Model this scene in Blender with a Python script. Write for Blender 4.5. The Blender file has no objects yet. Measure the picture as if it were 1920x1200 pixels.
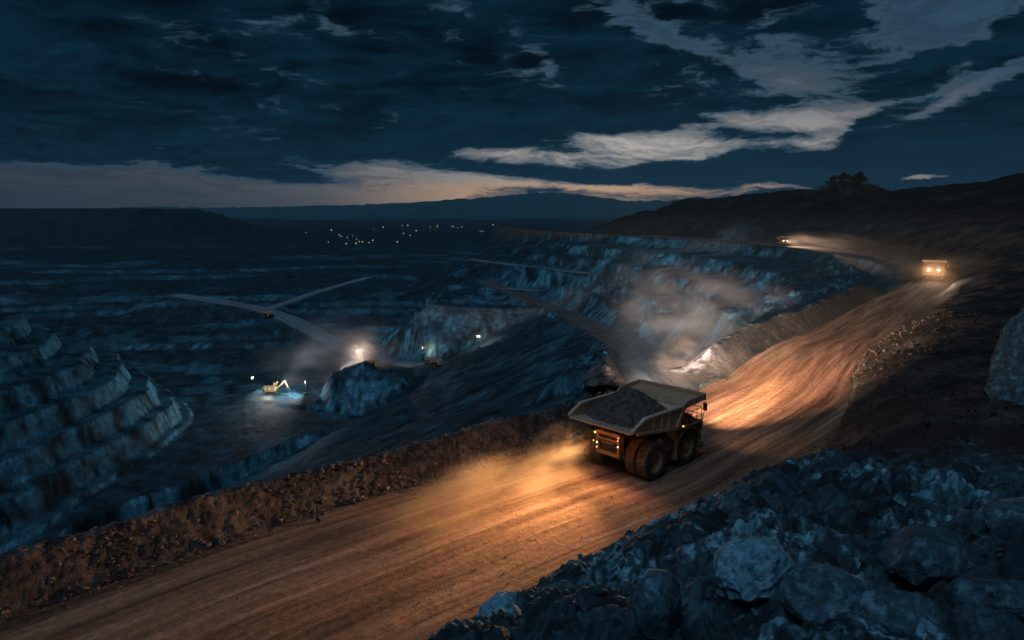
import bpy, math, random
import numpy as np

# ------------------------------------------------------------------ camera
scene = bpy.context.scene
COL = scene.collection
R = math.radians
CAM = (0.0, 0.0, 20.0)
cam_d = bpy.data.cameras.new("camera")
cam = bpy.data.objects.new("camera", cam_d)
COL.objects.link(cam)
cam.location = CAM
cam.rotation_euler = (R(90 - 8.88), 0, 0)
cam_d.sensor_width = 36.0
cam_d.lens = 24.0
cam_d.clip_start = 0.2
cam_d.clip_end = 40000
scene.camera = cam

# ------------------------------------------------------------------ exposure
scene.view_settings.view_transform = 'Standard'
scene.view_settings.look = 'None'
scene.view_settings.exposure = 0.0
scene.view_settings.gamma = 1.0
scene.render.engine = 'CYCLES'
scene.cycles.use_denoising = True
scene.cycles.max_bounces = 5
scene.cycles.diffuse_bounces = 3
scene.cycles.glossy_bounces = 2
scene.cycles.transmission_bounces = 2
scene.cycles.volume_bounces = 0
scene.cycles.transparent_max_bounces = 8
scene.cycles.volume_step_rate = 1.5
scene.cycles.volume_max_steps = 128
scene.cycles.sample_clamp_indirect = 2.0

# ------------------------------------------------------------------ node helper
class NT:
    def __init__(self, tree):
        self.t = tree
        tree.nodes.clear()
    def n(self, kind, **kw):
        nd = self.t.nodes.new(kind)
        for k, v in kw.items():
            setattr(nd, k, v)
        return nd
    def put(self, sock, v):
        if v is None:
            return
        if isinstance(v, bpy.types.NodeSocket):
            self.t.links.new(v, sock)
        else:
            try:
                sock.default_value = v
            except (TypeError, ValueError):
                sock.default_value = tuple(v) + (1.0,)
    def m(self, op, a, b=None, c=None, clamp=False):
        nd = self.n('ShaderNodeMath', operation=op, use_clamp=clamp)
        self.put(nd.inputs[0], a); self.put(nd.inputs[1], b); self.put(nd.inputs[2], c)
        return nd.outputs[0]
    def vm(self, op, a, b=None):
        nd = self.n('ShaderNodeVectorMath', operation=op)
        self.put(nd.inputs[0], a); self.put(nd.inputs[1], b)
        return nd.outputs[0] if op not in ('LENGTH', 'DOT_PRODUCT') else nd.outputs['Value']
    def mix(self, f, a, b, blend='MIX'):
        nd = self.n('ShaderNodeMix', data_type='RGBA', blend_type=blend)
        self.put(nd.inputs['Factor'], f)
        self.put(nd.inputs[6], a); self.put(nd.inputs[7], b)
        return nd.outputs[2]
    def mapr(self, v, a, b, c=0.0, d=1.0, smooth=True):
        nd = self.n('ShaderNodeMapRange')
        nd.interpolation_type = 'SMOOTHSTEP' if smooth else 'LINEAR'
        self.put(nd.inputs['Value'], v)
        for i, x in zip((1, 2, 3, 4), (a, b, c, d)):
            self.put(nd.inputs[i], x)
        return nd.outputs[0]
    def comb(self, x, y, z=0.0):
        nd = self.n('ShaderNodeCombineXYZ')
        self.put(nd.inputs[0], x); self.put(nd.inputs[1], y); self.put(nd.inputs[2], z)
        return nd.outputs[0]
    def noise(self, vec, scale, detail=4, rough=0.55, dist=0.0, dim='3D', out=0):
        nd = self.n('ShaderNodeTexNoise', noise_dimensions=dim)
        self.put(nd.inputs['Vector'], vec)
        nd.inputs['Scale'].default_value = scale
        nd.inputs['Detail'].default_value = detail
        nd.inputs['Roughness'].default_value = rough
        nd.inputs['Distortion'].default_value = dist
        return nd.outputs[out]
    def curve(self, v, pts):
        nd = self.n('ShaderNodeFloatCurve')
        c = nd.mapping.curves[0]
        while len(c.points) < len(pts):
            c.points.new(0.5, 0.5)
        for p, (x, y) in zip(c.points, pts):
            p.location = (x, y); p.handle_type = 'AUTO'
        nd.mapping.update()
        self.put(nd.inputs['Value'], v)
        return nd.outputs[0]

# ------------------------------------------------------------------ world: dusk sky
SUN_EL, SUN_AZ = R(60), R(215)      # compass bearing clockwise from +Y: behind the camera, to its left
world = bpy.data.worlds.new("World")
scene.world = world
world.use_nodes = True
W = NT(world.node_tree)
wout = W.n('ShaderNodeOutputWorld')
bg = W.n('ShaderNodeBackground')
sky = W.n('ShaderNodeTexSky', sky_type='NISHITA')
sky.sun_disc = False
sky.sun_elevation = SUN_EL
sky.sun_rotation = SUN_AZ
tc = W.n('ShaderNodeTexCoord')
sep = W.n('ShaderNodeSeparateXYZ')
W.put(sep.inputs[0], tc.outputs['Generated'])
dx, dy, dz = sep.outputs
ay = W.m('MAXIMUM', W.m('ABSOLUTE', dy), 0.08)
U = W.m('DIVIDE', dx, ay)            # tangent of the bearing from north
V = W.m('DIVIDE', dz, ay)            # tangent of the height above the horizon
UV = W.comb(U, V, 0)
# wind-drawn warp
wv = W.comb(W.m('MULTIPLY', U, 1.0), W.m('MULTIPLY', V, 2.6), 0.37)
wn = W.noise(wv, 5.0, 6, 0.62, out=1)
ws = W.n('ShaderNodeSeparateXYZ'); W.put(ws.inputs[0], wn)
wu = W.m('MULTIPLY_ADD', W.m('SUBTRACT', ws.outputs[0], 0.5), 0.16, U)
wvv = W.m('MULTIPLY_ADD', W.m('SUBTRACT', ws.outputs[1], 0.5), 0.055, V)

def blob(cu, cv, ru, rv, ang=0.0, soft=1.0, warped=True):
    a = R(ang)
    u_ = W.m('SUBTRACT', wu if warped else U, cu)
    v_ = W.m('SUBTRACT', wvv if warped else V, cv)
    p = W.m('ADD', W.m('MULTIPLY', u_, math.cos(a) / ru), W.m('MULTIPLY', v_, math.sin(a) / ru))
    q = W.m('ADD', W.m('MULTIPLY', u_, -math.sin(a) / rv), W.m('MULTIPLY', v_, math.cos(a) / rv))
    r2 = W.m('ADD', W.m('MULTIPLY', p, p), W.m('MULTIPLY', q, q))
    return W.m('EXPONENT', W.m('MULTIPLY', r2, -soft))

un = W.mapr(wu, -1.0, 1.0, 0, 1, smooth=False)
def nu(u): return (u + 1) / 2
# clear band above the horizon: its middle height and half width along the bearing
vc = W.curve(un, [(0, .07), (nu(-.78), .09), (nu(-.35), .07), (nu(-.15), .20), (nu(0), .345), (nu(.2), .475), (nu(.33), .565), (nu(.43), .605), (nu(.50), .75), (nu(.6), .86), (nu(.8), .95)])
hw = W.curve(un, [(0, .26), (nu(-.78), .28), (nu(-.35), .24), (nu(-.15), .20), (nu(0), .145), (nu(.2), .16), (nu(.33), .135), (nu(.43), .14), (nu(.49), .05), (nu(.56), .0), (nu(.8), .0)])
dv = W.m('ABSOLUTE', W.m('SUBTRACT', W.m('MULTIPLY', wvv, 5.0), vc))
band = W.mapr(W.m('SUBTRACT', hw, dv), -.05, .07, 0, 1)
hi = W.m('MULTIPLY', blob(.52, .28, .24, .12, 12, .9), 1.0)
hi2 = blob(.80, .26, .16, .10, 20, .9)
gap = W.m('MULTIPLY', band, .80)
for (cu, cv, ru, rv, an, w) in [
        (.60, .30, .16, .12, 10, .80), (.46, .25, .10, .05, 10, .35), (.64, .235, .10, .06, 30, .5), (.42, .185, .11, .028, -14, .5), (.24, .235, .09, .016, -20, .38), (.66, .178, .12, .007, 24, .75),
        (.045, .205, .045, .014, -40, .42), (.20, .255, .06, .016, -25, .25), (-.06, .24, .10, .014, -30, .18), (.70, .20, .06, .012, 32, .5),
        (.115, .038, .12, .0075, -3, 1.2), (.58, .052, .05, .0035, 3, 2.0), (.38, .036, .06, .004, 2, .5),
        (-.45, .10, .16, .008, -8, .05), (-.35, .20, .22, .014, -22, .05), (.05, .018, .42, .022, 0, .50)]:
    gap = W.m('ADD', gap, W.m('MULTIPLY', blob(cu, cv, ru, rv, an), w))
for (cu, cv, ru, rv, an, w) in [                         # cloud banks lying in front of the clear sky
        (.72, .105, .30, .052, 19, .95), (.575, .205, .085, .034, 24, 1.1), (.74, .265, .11, .045, 35, .8), (.70, .235, .05, .03, 20, .5),
        (.22, .063, .16, .021, 5, .8),
        (-.34, .051, .075, .0085, -3, .75), (-.02, .066, .10, .010, -4, .6), (.455, .27, .05, .07, 10, .55)]:
    gap = W.m('SUBTRACT', gap, W.m('MULTIPLY', blob(cu, cv, ru, rv, an), w))
for (cu, cv, ru, rv, an, w) in [                         # thin fingers of cloud across the bright band
        (.14, .121, .10, .0105, -2, 1.15), (.37, .110, .095, .0085, 2, 1.0), (.25, .131, .06, .006, -2, .8), (.03, .099, .075, .0105, -3, 1.1),
        (-.01, .061, .13, .0105, -4, .9), (-.31, .050, .09, .0085, -3, .8), (.30, .118, .035, .007, 0, .7), (-.12, .083, .07, .006, -4, .6)]:
    gap = W.m('SUBTRACT', gap, W.m('MULTIPLY', blob(cu, cv, ru, rv, an, 1.0, False), w * .62))
Vp = W.m('MAXIMUM', W.m('ADD', wvv, .13), .03)
PLx, PLy = W.m('DIVIDE', wu, Vp), W.m('DIVIDE', 1.0, Vp)         # a level cloud deck seen in perspective
cn = W.noise(W.comb(PLx, PLy, 1.7), 2.0, 8, 0.6)
cn2 = W.noise(W.comb(W.m('MULTIPLY', PLx, .7), PLy, 4.1), 6.5, 8, 0.62)
cn3 = W.noise(W.comb(W.m('MULTIPLY', PLx, .8), PLy, 7.7), 20.0, 6, 0.6)
up = W.mapr(V, .12, .22, .95, 1.35)
g2 = W.m('ADD', gap, W.m('MULTIPLY', W.m('SUBTRACT', cn, .5), W.m('MULTIPLY', up, 1.0)))
g2 = W.m('ADD', g2, W.m('MULTIPLY', W.m('SUBTRACT', cn2, .5), W.m('MULTIPLY', up, 1.15)))
g2 = W.m('ADD', g2, W.m('MULTIPLY', W.m('SUBTRACT', cn3, .5), .45))
clear = W.mapr(g2, .20, .98, 0, 1)
lining = W.m('MULTIPLY', W.mapr(g2, .12, .42, 0, 1), W.mapr(g2, .42, .75, 1, 0))
# clear-sky colour: physical sky tinted to dusk, warmer and brighter low around the afterglow
glow = W.m('EXPONENT', W.m('MULTIPLY', W.m('ADD', W.m('POWER', W.m('DIVIDE', W.m('SUBTRACT', U, .22), .42), 2.0), W.m('POWER', W.m('DIVIDE', W.m('SUBTRACT', V, .078), .078), 2.0)), -1.0))
base = W.mix(W.mapr(V, .02, .20), (.042, .052, .070, 1), (.028, .066, .118, 1))
base = W.mix(glow, base, (.52, .49, .455, 1))
base = W.mix(W.m('MULTIPLY', W.mapr(V, .055, .03), W.mapr(U, -.3, .05)), base, (.72, .44, .25, 1))
skyt = W.mix(1.0, sky.outputs[0], (.00012, .00025, .0004, 1), 'MULTIPLY')
base = W.mix(1.0, base, skyt, 'ADD')
# cloud colour
cl = W.mix(W.mapr(W.m('ADD', W.m('MULTIPLY', W.noise(W.comb(W.m('ADD', PLx, W.m('MULTIPLY', PLy, .35)), W.m('MULTIPLY', PLy, 1.3), 9.3), 1.5, 8, .62), .7), W.m('MULTIPLY', cn2, .3)), .36, .64), (.0001, .0017, .0042, 1), (.0024, .0205, .0400, 1))
cl = W.mix(W.m('MULTIPLY', W.mapr(V, .20, .04), W.mapr(U, -.9, .3, .15, .75)), cl, (.0040, .027, .051, 1))
cl = W.mix(W.mapr(V, .30, .55), cl, (.0009, .0055, .012, 1))
cl = W.mix(W.m('MULTIPLY', lining, .55), cl, (.055, .115, .17, 1))
col = W.mix(clear, cl, base)
# the upper sky and the sky behind the camera: thinner, evenly lit blue cloud
back = W.m('MAXIMUM', W.mapr(dy, .25, -.05), W.mapr(dz, .52, .80))
col = W.mix(back, col, (.0030, .0150, .027, 1))
W.put(bg.inputs['Color'], col)
bg.inputs['Strength'].default_value = 1.0
W.t.links.new(bg.outputs[0], wout.inputs['Surface'])

# ------------------------------------------------------------------ sun (the bright part of the dusk sky)
sl = bpy.data.lights.new("sun", 'SUN')
sl.energy = 0.68
sl.angle = R(28)
sl.color = (0.46, 0.70, 1.0)
sun = bpy.data.objects.new("sun", sl)
COL.objects.link(sun)
sun.rotation_euler = (R(90) - SUN_EL, 0, -SUN_AZ + math.pi)

#TERRAIN_BEGIN
# ------------------------------------------------------------------ noise
def _h(ix, iy, seed):
    n = (ix.astype(np.int64) * 374761393 + iy.astype(np.int64) * 668265263 + seed * 974634797) & 0xFFFFFFFF
    n = ((n ^ (n >> 13)) * 1274126177) & 0xFFFFFFFF
    n = ((n ^ (n >> 16)) * 2246822519) & 0xFFFFFFFF
    n = n ^ (n >> 15)
    return (n & 0xFFFFFF) / float(0x1000000)
def gn(x, y, seed=0):
    ix, iy = np.floor(x), np.floor(y)
    fx, fy = x - ix, y - iy
    sx, sy = fx * fx * fx * (fx * (fx * 6 - 15) + 10), fy * fy * fy * (fy * (fy * 6 - 15) + 10)
    def g(i, j):
        a = _h(ix + i, iy + j, seed) * 2 * np.pi
        return np.cos(a) * (fx - i) + np.sin(a) * (fy - j)
    a, b, c, d = g(0, 0), g(1, 0), g(0, 1), g(1, 1)
    t = a + (b - a) * sx
    return (t + ((c + (d - c) * sx) - t) * sy) * 1.5
def fbm(x, y, o=4, seed=0, gain=.5):
    r, a = 0, 1
    for i in range(o):
        r = r + a * gn(x, y, seed + i * 17); x = x * 2.03 + 3.1; y = y * 2.03 - 1.7; a *= gain
    return r
def ridged(x, y, o=4, seed=0, gain=.5):
    r, a = 0, 1
    for i in range(o):
        r = r + a * (1 - 2 * np.abs(gn(x, y, seed + i * 17))); x = x * 2.1 + 3.1; y = y * 2.1 - 1.7; a *= gain
    return r
def rubble(x, y, scale, seed=0, tilt=.95, round_=.8, hvar=.6, ids=False):
    """broken rock: the upper hull of tilted facets, one per jittered cell"""
    X, Y = x / scale, y / scale
    ix, iy = np.floor(X), np.floor(Y)
    best = np.full(X.shape, -9.0); rid = np.zeros(X.shape)
    for i in (-1, 0, 1):
        for j in (-1, 0, 1):
            cx, cy = ix + i, iy + j
            ux = X - (cx + .5 + .7 * (_h(cx, cy, seed) - .5)); uy = Y - (cy + .5 + .7 * (_h(cx, cy, seed + 1) - .5))
            an = _h(cx, cy, seed + 2) * 6.2832; tl = tilt * _h(cx, cy, seed + 3)
            ca, sa = np.cos(an), np.sin(an)
            p, q = ux * ca + uy * sa, -ux * sa + uy * ca
            k = .7 + .8 * _h(cx, cy, seed + 5)
            hgt = hvar * _h(cx, cy, seed + 4) + tl * p - round_ * (np.maximum(np.abs(p) * k, np.abs(q) / k) ** 2.6 * 2.6)
            if ids: rid = np.where(hgt > best, _h(cx, cy, seed + 9), rid)
            best = np.maximum(best, hgt)
    if ids: return np.maximum(best, -.6) * scale, rid
    return np.maximum(best, -.6) * scale
def sstep(a, b, v):
    t = np.clip((v - a) / (b - a), 0, 1)
    return t * t * (3 - 2 * t)
def smax(a, b, k):
    h = np.clip(.5 + .5 * (a - b) / k, 0, 1)
    return b + (a - b) * h + k * h * (1 - h)
def smin(a, b, k): return -smax(-a, -b, k)

# ------------------------------------------------------------------ road lines (metres, +Y north)
def catmull(P, step):
    P = np.array(P, float); out = []
    Q = np.vstack([2 * P[0] - P[1], P, 2 * P[-1] - P[-2]])
    for i in range(1, len(Q) - 2):
        n = max(2, int(np.linalg.norm(Q[i + 1] - Q[i]) / step))
        t = np.linspace(0, 1, n, endpoint=False)[:, None]
        a, b, c, d = Q[i - 1], Q[i], Q[i + 1], Q[i + 2]
        out.append(.5 * (2 * b + (c - a) * t + (2 * a - 5 * b + 4 * c - d) * t * t + (3 * b - a - 3 * c + d) * t ** 3))
    out.append(P[-1:])
    return np.vstack(out)
ROAD = [(-62, -24), (-48, -8), (-30, 12.5), (-14.8, 28.9), (-8.8, 34.7), (.6, 42.6), (11.8, 51.8), (31.3, 72.5), (48, 97.4), (65.3, 119.1), (92.3, 155.9),
        (116, 186.4), (139.4, 221), (159.5, 264.8), (173, 311.5), (179, 369), (173, 434), (160, 500), (135, 575), (95, 660)]
RW_T = [0, 60, 95, 120, 160, 230, 300, 700]; RW_W = [9, 9, 9.8, 10.3, 9.8, 8.4, 7.4, 6.5]
RR_T = [0, 60, 80, 95, 113, 120, 134, 150, 171, 213, 303, 345, 363, 420, 735]; RR_W = [9, 9, 8.6, 7.6, 8.0, 7.2, 4.9, 3.2, 2.6, 2.4, 3.2, 5.0, 6.4, 6.8, 6.0]
RC = catmull(ROAD + [(55, 760), (15, 900), (-30, 1200)], 6.0)
RCF = catmull(ROAD + [(55, 760), (15, 900), (-30, 1200)], .8)
RAMP = catmull([(22, 74, -.6), (23, 86, -1.6), (25, 104, -4.5), (31, 144, -12), (40, 205, -22), (44, 270, -30), (43, 387, -42), (31, 485, -48), (5, 560, -46), (-25, 640, -44)], 6.0)
PITR = catmull([(-62, 448, -81), (-106, 484, -82), (-148, 528, -75), (-214, 583, -62), (-305, 612, -52)], 6.0)
PITB = catmull([(-214, 583, -62), (-205, 625, -60), (-190, 680, -56), (-160, 760, -50)], 8.0)
BENCHR = catmull([(-46, 742, -29), (-2, 660, -28.6), (36, 595, -28.2), (64, 549, -28)], 6.0)
MIDR = catmull([(-14, 608, -45.5), (20, 570, -44), (53, 528, -41), (80, 470, -38)], 6.0)
DEEP = catmull([(-140, 235, -109.5), (-122, 262, -109.5), (-105, 292, -109), (-92, 322, -108)], 5.0)
LEFTR = catmull([(-190, 190, -75), (-186, 250, -73), (-183, 310, -74), (-188, 370, -78), (-215, 405, -84), (-190, 425, -91)], 6.0)

def line_dist(x, y, L):
    """signed distance (right positive), length along and extra columns of the nearest point of a polyline"""
    seg = np.diff(L[:, :2], axis=0); ln = np.linalg.norm(seg, axis=1); cum = np.concatenate([[0], np.cumsum(ln)])
    best = np.full(x.shape, 1e18); sd = np.zeros(x.shape); tt = np.zeros(x.shape); zz = np.zeros(x.shape)
    for i in range(len(seg)):
        px, py = x - L[i, 0], y - L[i, 1]
        t = np.clip((px * seg[i, 0] + py * seg[i, 1]) / ln[i] ** 2, 0, 1)
        qx, qy = px - t * seg[i, 0], py - t * seg[i, 1]
        d2 = qx * qx + qy * qy
        m = d2 < best
        best[m] = d2[m]
        cr = (px * seg[i, 1] - py * seg[i, 0])
        sd[m] = np.where(cr[m] >= 0, 1, -1) * np.sqrt(d2[m])
        tt[m] = (cum[i] + t * ln[i])[m]
        if L.shape[1] > 2:
            zz[m] = (L[i, 2] + t * (L[i + 1, 2] - L[i, 2]))[m]
    return sd, tt, zz
RIDGE = catmull([(520, 120, 77), (400, 250, 74), (285, 370, 60), (250, 465, 48), (226, 560, 53), (200, 680, 40), (172, 800, 32), (120, 1000, 8), (80, 1200, -12)], 25.0)

def height(x, y):
    """ground height and colour zones"""
    x = np.asarray(x, float); y = np.asarray(y, float)
    d, t, _ = line_dist(x, y, RC)
    w = np.interp(t, RW_T, RW_W)
    s = d - np.interp(t, RR_T, RR_W)  # >0 right of the road
    l = -d - w                       # >0 left of the road
    n1 = fbm(x / 60, y / 60, 4, 3); n2 = fbm(x / 14, y / 14, 4, 9); n3 = fbm(x / 3.5, y / 3.5, 3, 21)
    n1s = gn(x / 70, y / 70, 3) + .4 * gn(x / 33, y / 33, 4); n2s = gn(x / 22, y / 22, 9)
    # --- right-hand bank and hill
    nearb = sstep(113, 103, t)
    bank = np.where(s < 0, 0, np.interp(s, [0, 6, 22, 40, 90, 160, 300], [0, 3.6, 11.0, 16.5, 29, 50, 85]) + nearb * np.interp(s, [0, 1.5, 4, 10, 22, 30], [0, 1.2, 2.0, 2.2, 1.0, 0]))
    base = np.interp(t, [740, 1300], [0, -28])
    steep = sstep(70, 150, t)
    bank = bank * (1 + .12 * steep)
    rd, rt, rz = line_dist(x, y, RIDGE)
    hill = rz - .30 * np.sqrt(rd * rd + 60) + 2.3 + n1 * 3
    hill = np.maximum(hill, (7 + n1 * 2) * sstep(1000, 700, y))
    right = base + smin(bank, hill, 6.0) + sstep(1, 10, s) * (n2 * .9 + n3 * .25) + sstep(15, 60, s) * n1 * 2.2
    behind = sstep(800, 1300, y)
    right = right * (1 - behind) + (-28) * behind
    # --- left-hand walls of the pit
    lb = np.maximum(l - 7.0, 0)
    sl_ = .85 + (.34 - .85) * sstep(85, 150, t)
    wall = base - sl_ * lb - .9 * sstep(0, 3, l - 5.5)
    pd, pt, pz = line_dist(x, y, RAMP)
    inr = (pt > 1) & (y < 640)
    lw = pz - .78 * np.maximum(-pd - 8.5, 0)
    wall = np.where(inr & (pd < 0), smin(wall, lw, 4.0), wall)
    gul = ridged(x / 20 + n1, y / 20, 4, 40, .45) * 2.0 * sstep(3, 30, lb)
    rough_w = (1.3 * ridged(x / 7.5 + n2s, y / 7.5, 3, 47, .5) + rubble(x, y, 4.5, 49) * .35) * sstep(2, 12, lb) * sstep(420, 300, y)
    wall = wall + (gul + rough_w + n2 * 1.6 * sstep(2, 20, lb)) * sstep(760, 600, y)
    # --- pit floor, benches and the far slopes
    bx = 20 * n1s
    fl = -110 + 18 * sstep(362, 398, y + bx)
    fl = np.where(x > -150, np.maximum(fl, -110 + 30 * sstep(342, 432, y + bx * .7 - .12 * (x + 60)) * sstep(-132, -104, x + 6 * n2s)), fl)
    spur = np.maximum(8 - .30 * np.abs(line_dist(x, y, np.array([(-104, 432, 0), (-78, 388, 0), (-40, 335, 0), (0, 300, 0)], float))[0]), 0) \
        + np.maximum(8 - .34 * np.abs(line_dist(x, y, np.array([(-40, 432, 0), (-8, 395, 0), (22, 345, 0), (40, 300, 0)], float))[0]), 0)
    fl = fl + spur * sstep(440, 405, y) * 1.25
    slope_m = sstep(445, 400, y) * sstep(300, 345, y) * sstep(-140, -100, x)
    fl = fl + slope_m * (ridged((x + .55 * y) / 22, (y - .3 * x) / 60, 4, 55, .42) * 2.6 + n2 * .8)
    far = -93 + np.interp(y + .00038 * (x + 100) ** 2 - 12 * n1s, [438, 520, 590, 660, 800, 1100, 1500, 2400], [0, 13, 27, 36, 45, 55, 64, 66])
    pit = np.maximum(fl, far)
    # promontory in the middle of the pit
    qx, qy = np.maximum(np.abs(x - 50) - 108, 0), np.maximum(np.abs(y - 590 + .15 * x) - 96, 0)
    pd2 = np.sqrt(qx * qx + qy * qy) + 9 * n1s + 3 * n2s + .5 * n2
    pro = -46 - .80 * np.maximum(pd2, 0) + 2.2 * ridged(x / 20, y / 20, 4, 77, .45) * sstep(0, 8, pd2)
    pit = smax(pit, pro, 3.0)
    # terraced hill on the left
    hx, hy = np.maximum(x + 310, 0), np.maximum(y - 312, 0)
    D = np.sqrt(hx * hx + hy * hy) + 8 * n1s + 1.3 * n2s + .55 * gn((x + y) / 6.0, (x - y) / 6.0, 33) + .25 * gn(x / 2.6, y / 2.6, 34)
    bw = np.array([17, 16, 15, 14, 13, 12, 11, 10, 9, 8], float); be = 26 + np.cumsum(bw)
    lh = np.interp(D, np.concatenate([[-60]] + [[b - 3.4, b] for b in be] + [[260]]), np.concatenate([[-12]] + [[-14 - 9.6 * q_ - .6, -14 - 9.6 * (q_ + 1) + .2] for q_ in range(10)] + [[-150]]))
    leftm = sstep(-30, 10, lh - pit)
    pit2 = np.maximum(pit, lh)
    # benches
    wob = 1.0 * n1s
    def terrace(z, st, a):
        q = (z + wob) / st; i = np.floor(q); f = q - i
        return (i + sstep(1 - a, 1, f)) * st - wob
    tz_l = terrace(pit2, 13.0, .36); pitw = pit2 + 1.7 * np.sin(pit2 * .42 + .9) + 2.2 * gn(x / 160, y / 90, 61); tz_f = terrace(pitw, 5.0, .26) - (pitw - pit2)
    bl = leftm * (lh > pit - 1)
    gate = sstep(-.45, .10, gn(x / 170, y / 70, 63) + .3 * gn(x / 60, y / 40, 64))
    tm = sstep(430, 520, y)
    pit3 = pit2 + bl * .0 + (tz_f - pit2) * .9 * tm * (1 - bl) * gate
    pit3 = pit3 + (n3 * .35 + n2 * .5) * (.45 - .15 * bl) * (1 - .85 * sstep(430, 520, y)) 
    wallt = terrace(wall, 9.0, .45)
    wall = wall + (wallt - wall) * .75 * sstep(200, 300, y)
    left = smax(wall, pit3, 3.0)
    z = np.where(d >= 0, right, np.where(l > 0, left, 0.0))
    # road end fades into the far plain
    fade = sstep(1150, 1500, y)
    z = z * (1 - fade) + (-29 + n1 * 1.5) * fade
    # mesa on the far left
    md = np.sqrt(np.maximum(np.abs(x + 1500) - 640, 0) ** 2 + np.maximum(np.abs(y - 1750) - 150, 0) ** 2) + 30 * n1
    z = np.maximum(z, 32 - .33 * np.maximum(md, 0) + 2 * n1)
    z = z + sstep(2500, 6000, y) * 12 * fbm(x / 900, y / 900, 3, 5)
    # carve the tracks
    roadm = np.zeros(x.shape)
    for L, hwid in ((DEEP, 10.0), (PITB, 6.0), (PITR, 9.0), (BENCHR, 6.0), (MIDR, 7.0), (RAMP, 8.0)):
        ld, lt, lz = line_dist(x, y, L)
        k = sstep(hwid + 2.5, hwid - .5, np.abs(ld))
        dd = np.maximum(np.abs(ld) - hwid, 0)
        nz_ = (n2 * .8 + n2s * 1.5) * sstep(0, 15, dd)
        cut = np.minimum(np.maximum(z, lz - .35 - .42 * dd + nz_), lz - .35 + .85 * dd + .25 * np.maximum(dd - 6, 0) ** 2 + nz_)
        if L is RAMP:
            g = sstep(.5, 3.0, l) * (lt > .5)
            z = z + (cut - z) * g; k = k * g
        else:
            z = cut
        roadm = np.maximum(roadm, k)
    # under the haul road and beneath the foreground rock bank the sheet lies a little lower
    onroad = sstep(.6, -.4, np.maximum(s, l)) * (t < 735)
    z = np.where(onroad > 0, z - .35 * onroad, z)
    face = np.abs(tz_f - pit2) * 0 + sstep(.70, .78, ((pitw + wob) / 5.0) % 1.0) * tm * (1 - bl) * gate
    return z, dict(face=face, d=d, t=t, s=s, l=l, n1=n1, n2=n2, n3=n3, roadm=roadm, bl=bl, pd2=pd2, rd=rd)

def bank_rock(x, y, s, want_id=False):
    """relief of the broken rock that lies on the bank in front of the camera"""
    k = sstep(-.6, 3.5, s)
    big = rubble(x + 1.2 * gn(x / 5, y / 5, 7), y + 1.2 * gn(x / 5, y / 5, 8), 3.4, 11) * .55
    mid, ia = rubble(x + .25 * gn(x / 1.5, y / 1.5, 17), y, 1.15, 31, ids=True)
    sm, ib = rubble(x, y, .46, 51, ids=True)
    ti, ic = rubble(x, y, .20, 57, ids=True)
    if want_id: return .45 * ia + .35 * ib + .2 * ic
    return k * (big * .7 * sstep(1, 7, s) + mid * .55 + .25) + (sm * .75 + ti * .55) * sstep(-1.0, .8, s) + .03 * fbm(x / .3, y / .3, 3, 61) * k
#TERRAIN_END

# ------------------------------------------------------------------ mesh helpers
def mesh_np(name, verts, quads, mats, uv=None, col=None, smooth=False, tris=None):
    me = bpy.data.meshes.new(name)
    nv = len(verts)
    faces = quads
    k = faces.shape[1]
    me.vertices.add(nv)
    me.vertices.foreach_set('co', np.ascontiguousarray(verts, np.float32).ravel())
    me.loops.add(faces.size)
    me.loops.foreach_set('vertex_index', np.ascontiguousarray(faces, np.int32).ravel())
    me.polygons.add(len(faces))
    me.polygons.foreach_set('loop_start', np.arange(0, faces.size, k, dtype=np.int32))
    try:
        me.polygons.foreach_set('loop_total', np.full(len(faces), k, np.int32))
    except Exception:
        pass
    if uv is not None:
        lay = me.uv_layers.new(name='UVMap')
        lay.data.foreach_set('uv', np.ascontiguousarray(uv[faces.ravel()], np.float32).ravel())
    if col is not None:
        a = me.color_attributes.new('col', 'FLOAT_COLOR', 'POINT')
        c4 = np.concatenate([col, np.ones((nv, 1))], 1).astype(np.float32)
        a.data.foreach_set('color', c4.ravel())
    me.update(calc_edges=True)
    me.validate()
    if smooth:
        me.polygons.foreach_set('use_smooth', np.ones(len(me.polygons), bool))
    for m in (mats if isinstance(mats, (list, tuple)) else [mats]):
        me.materials.append(m)
    return me
def grid_faces(nr, nc):
    i = np.arange(nr - 1)[:, None] * nc + np.arange(nc - 1)[None, :]
    return np.stack([i, i + 1, i + nc + 1, i + nc], -1).reshape(-1, 4)
def link(name, me, parent=None, **props):
    o = bpy.data.objects.new(name, me)
    COL.objects.link(o)
    if parent is not None:
        o.parent = parent
    for k, v in props.items():
        o[k] = v
    return o
def empty(name, loc, rotz=0.0, **props):
    o = bpy.data.objects.new(name, None)
    COL.objects.link(o)
    o.location = loc
    o.rotation_euler = (0, 0, rotz)
    o.empty_display_size = .3
    for k, v in props.items():
        o[k] = v
    return o
def dup(root, loc, rotz=None, **props):
    def rec(o, parent):
        c = o.copy()
        COL.objects.link(c)
        if parent is not None:
            c.parent = parent
            c.matrix_parent_inverse = o.matrix_parent_inverse.copy()
        for ch in list(o.children):
            rec(ch, c)
        return c
    c = rec(root, None)
    c.location = loc
    if rotz is not None:
        c.rotation_euler = (0, 0, rotz)
    for k, v in props.items():
        c[k] = v
    return c
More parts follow.
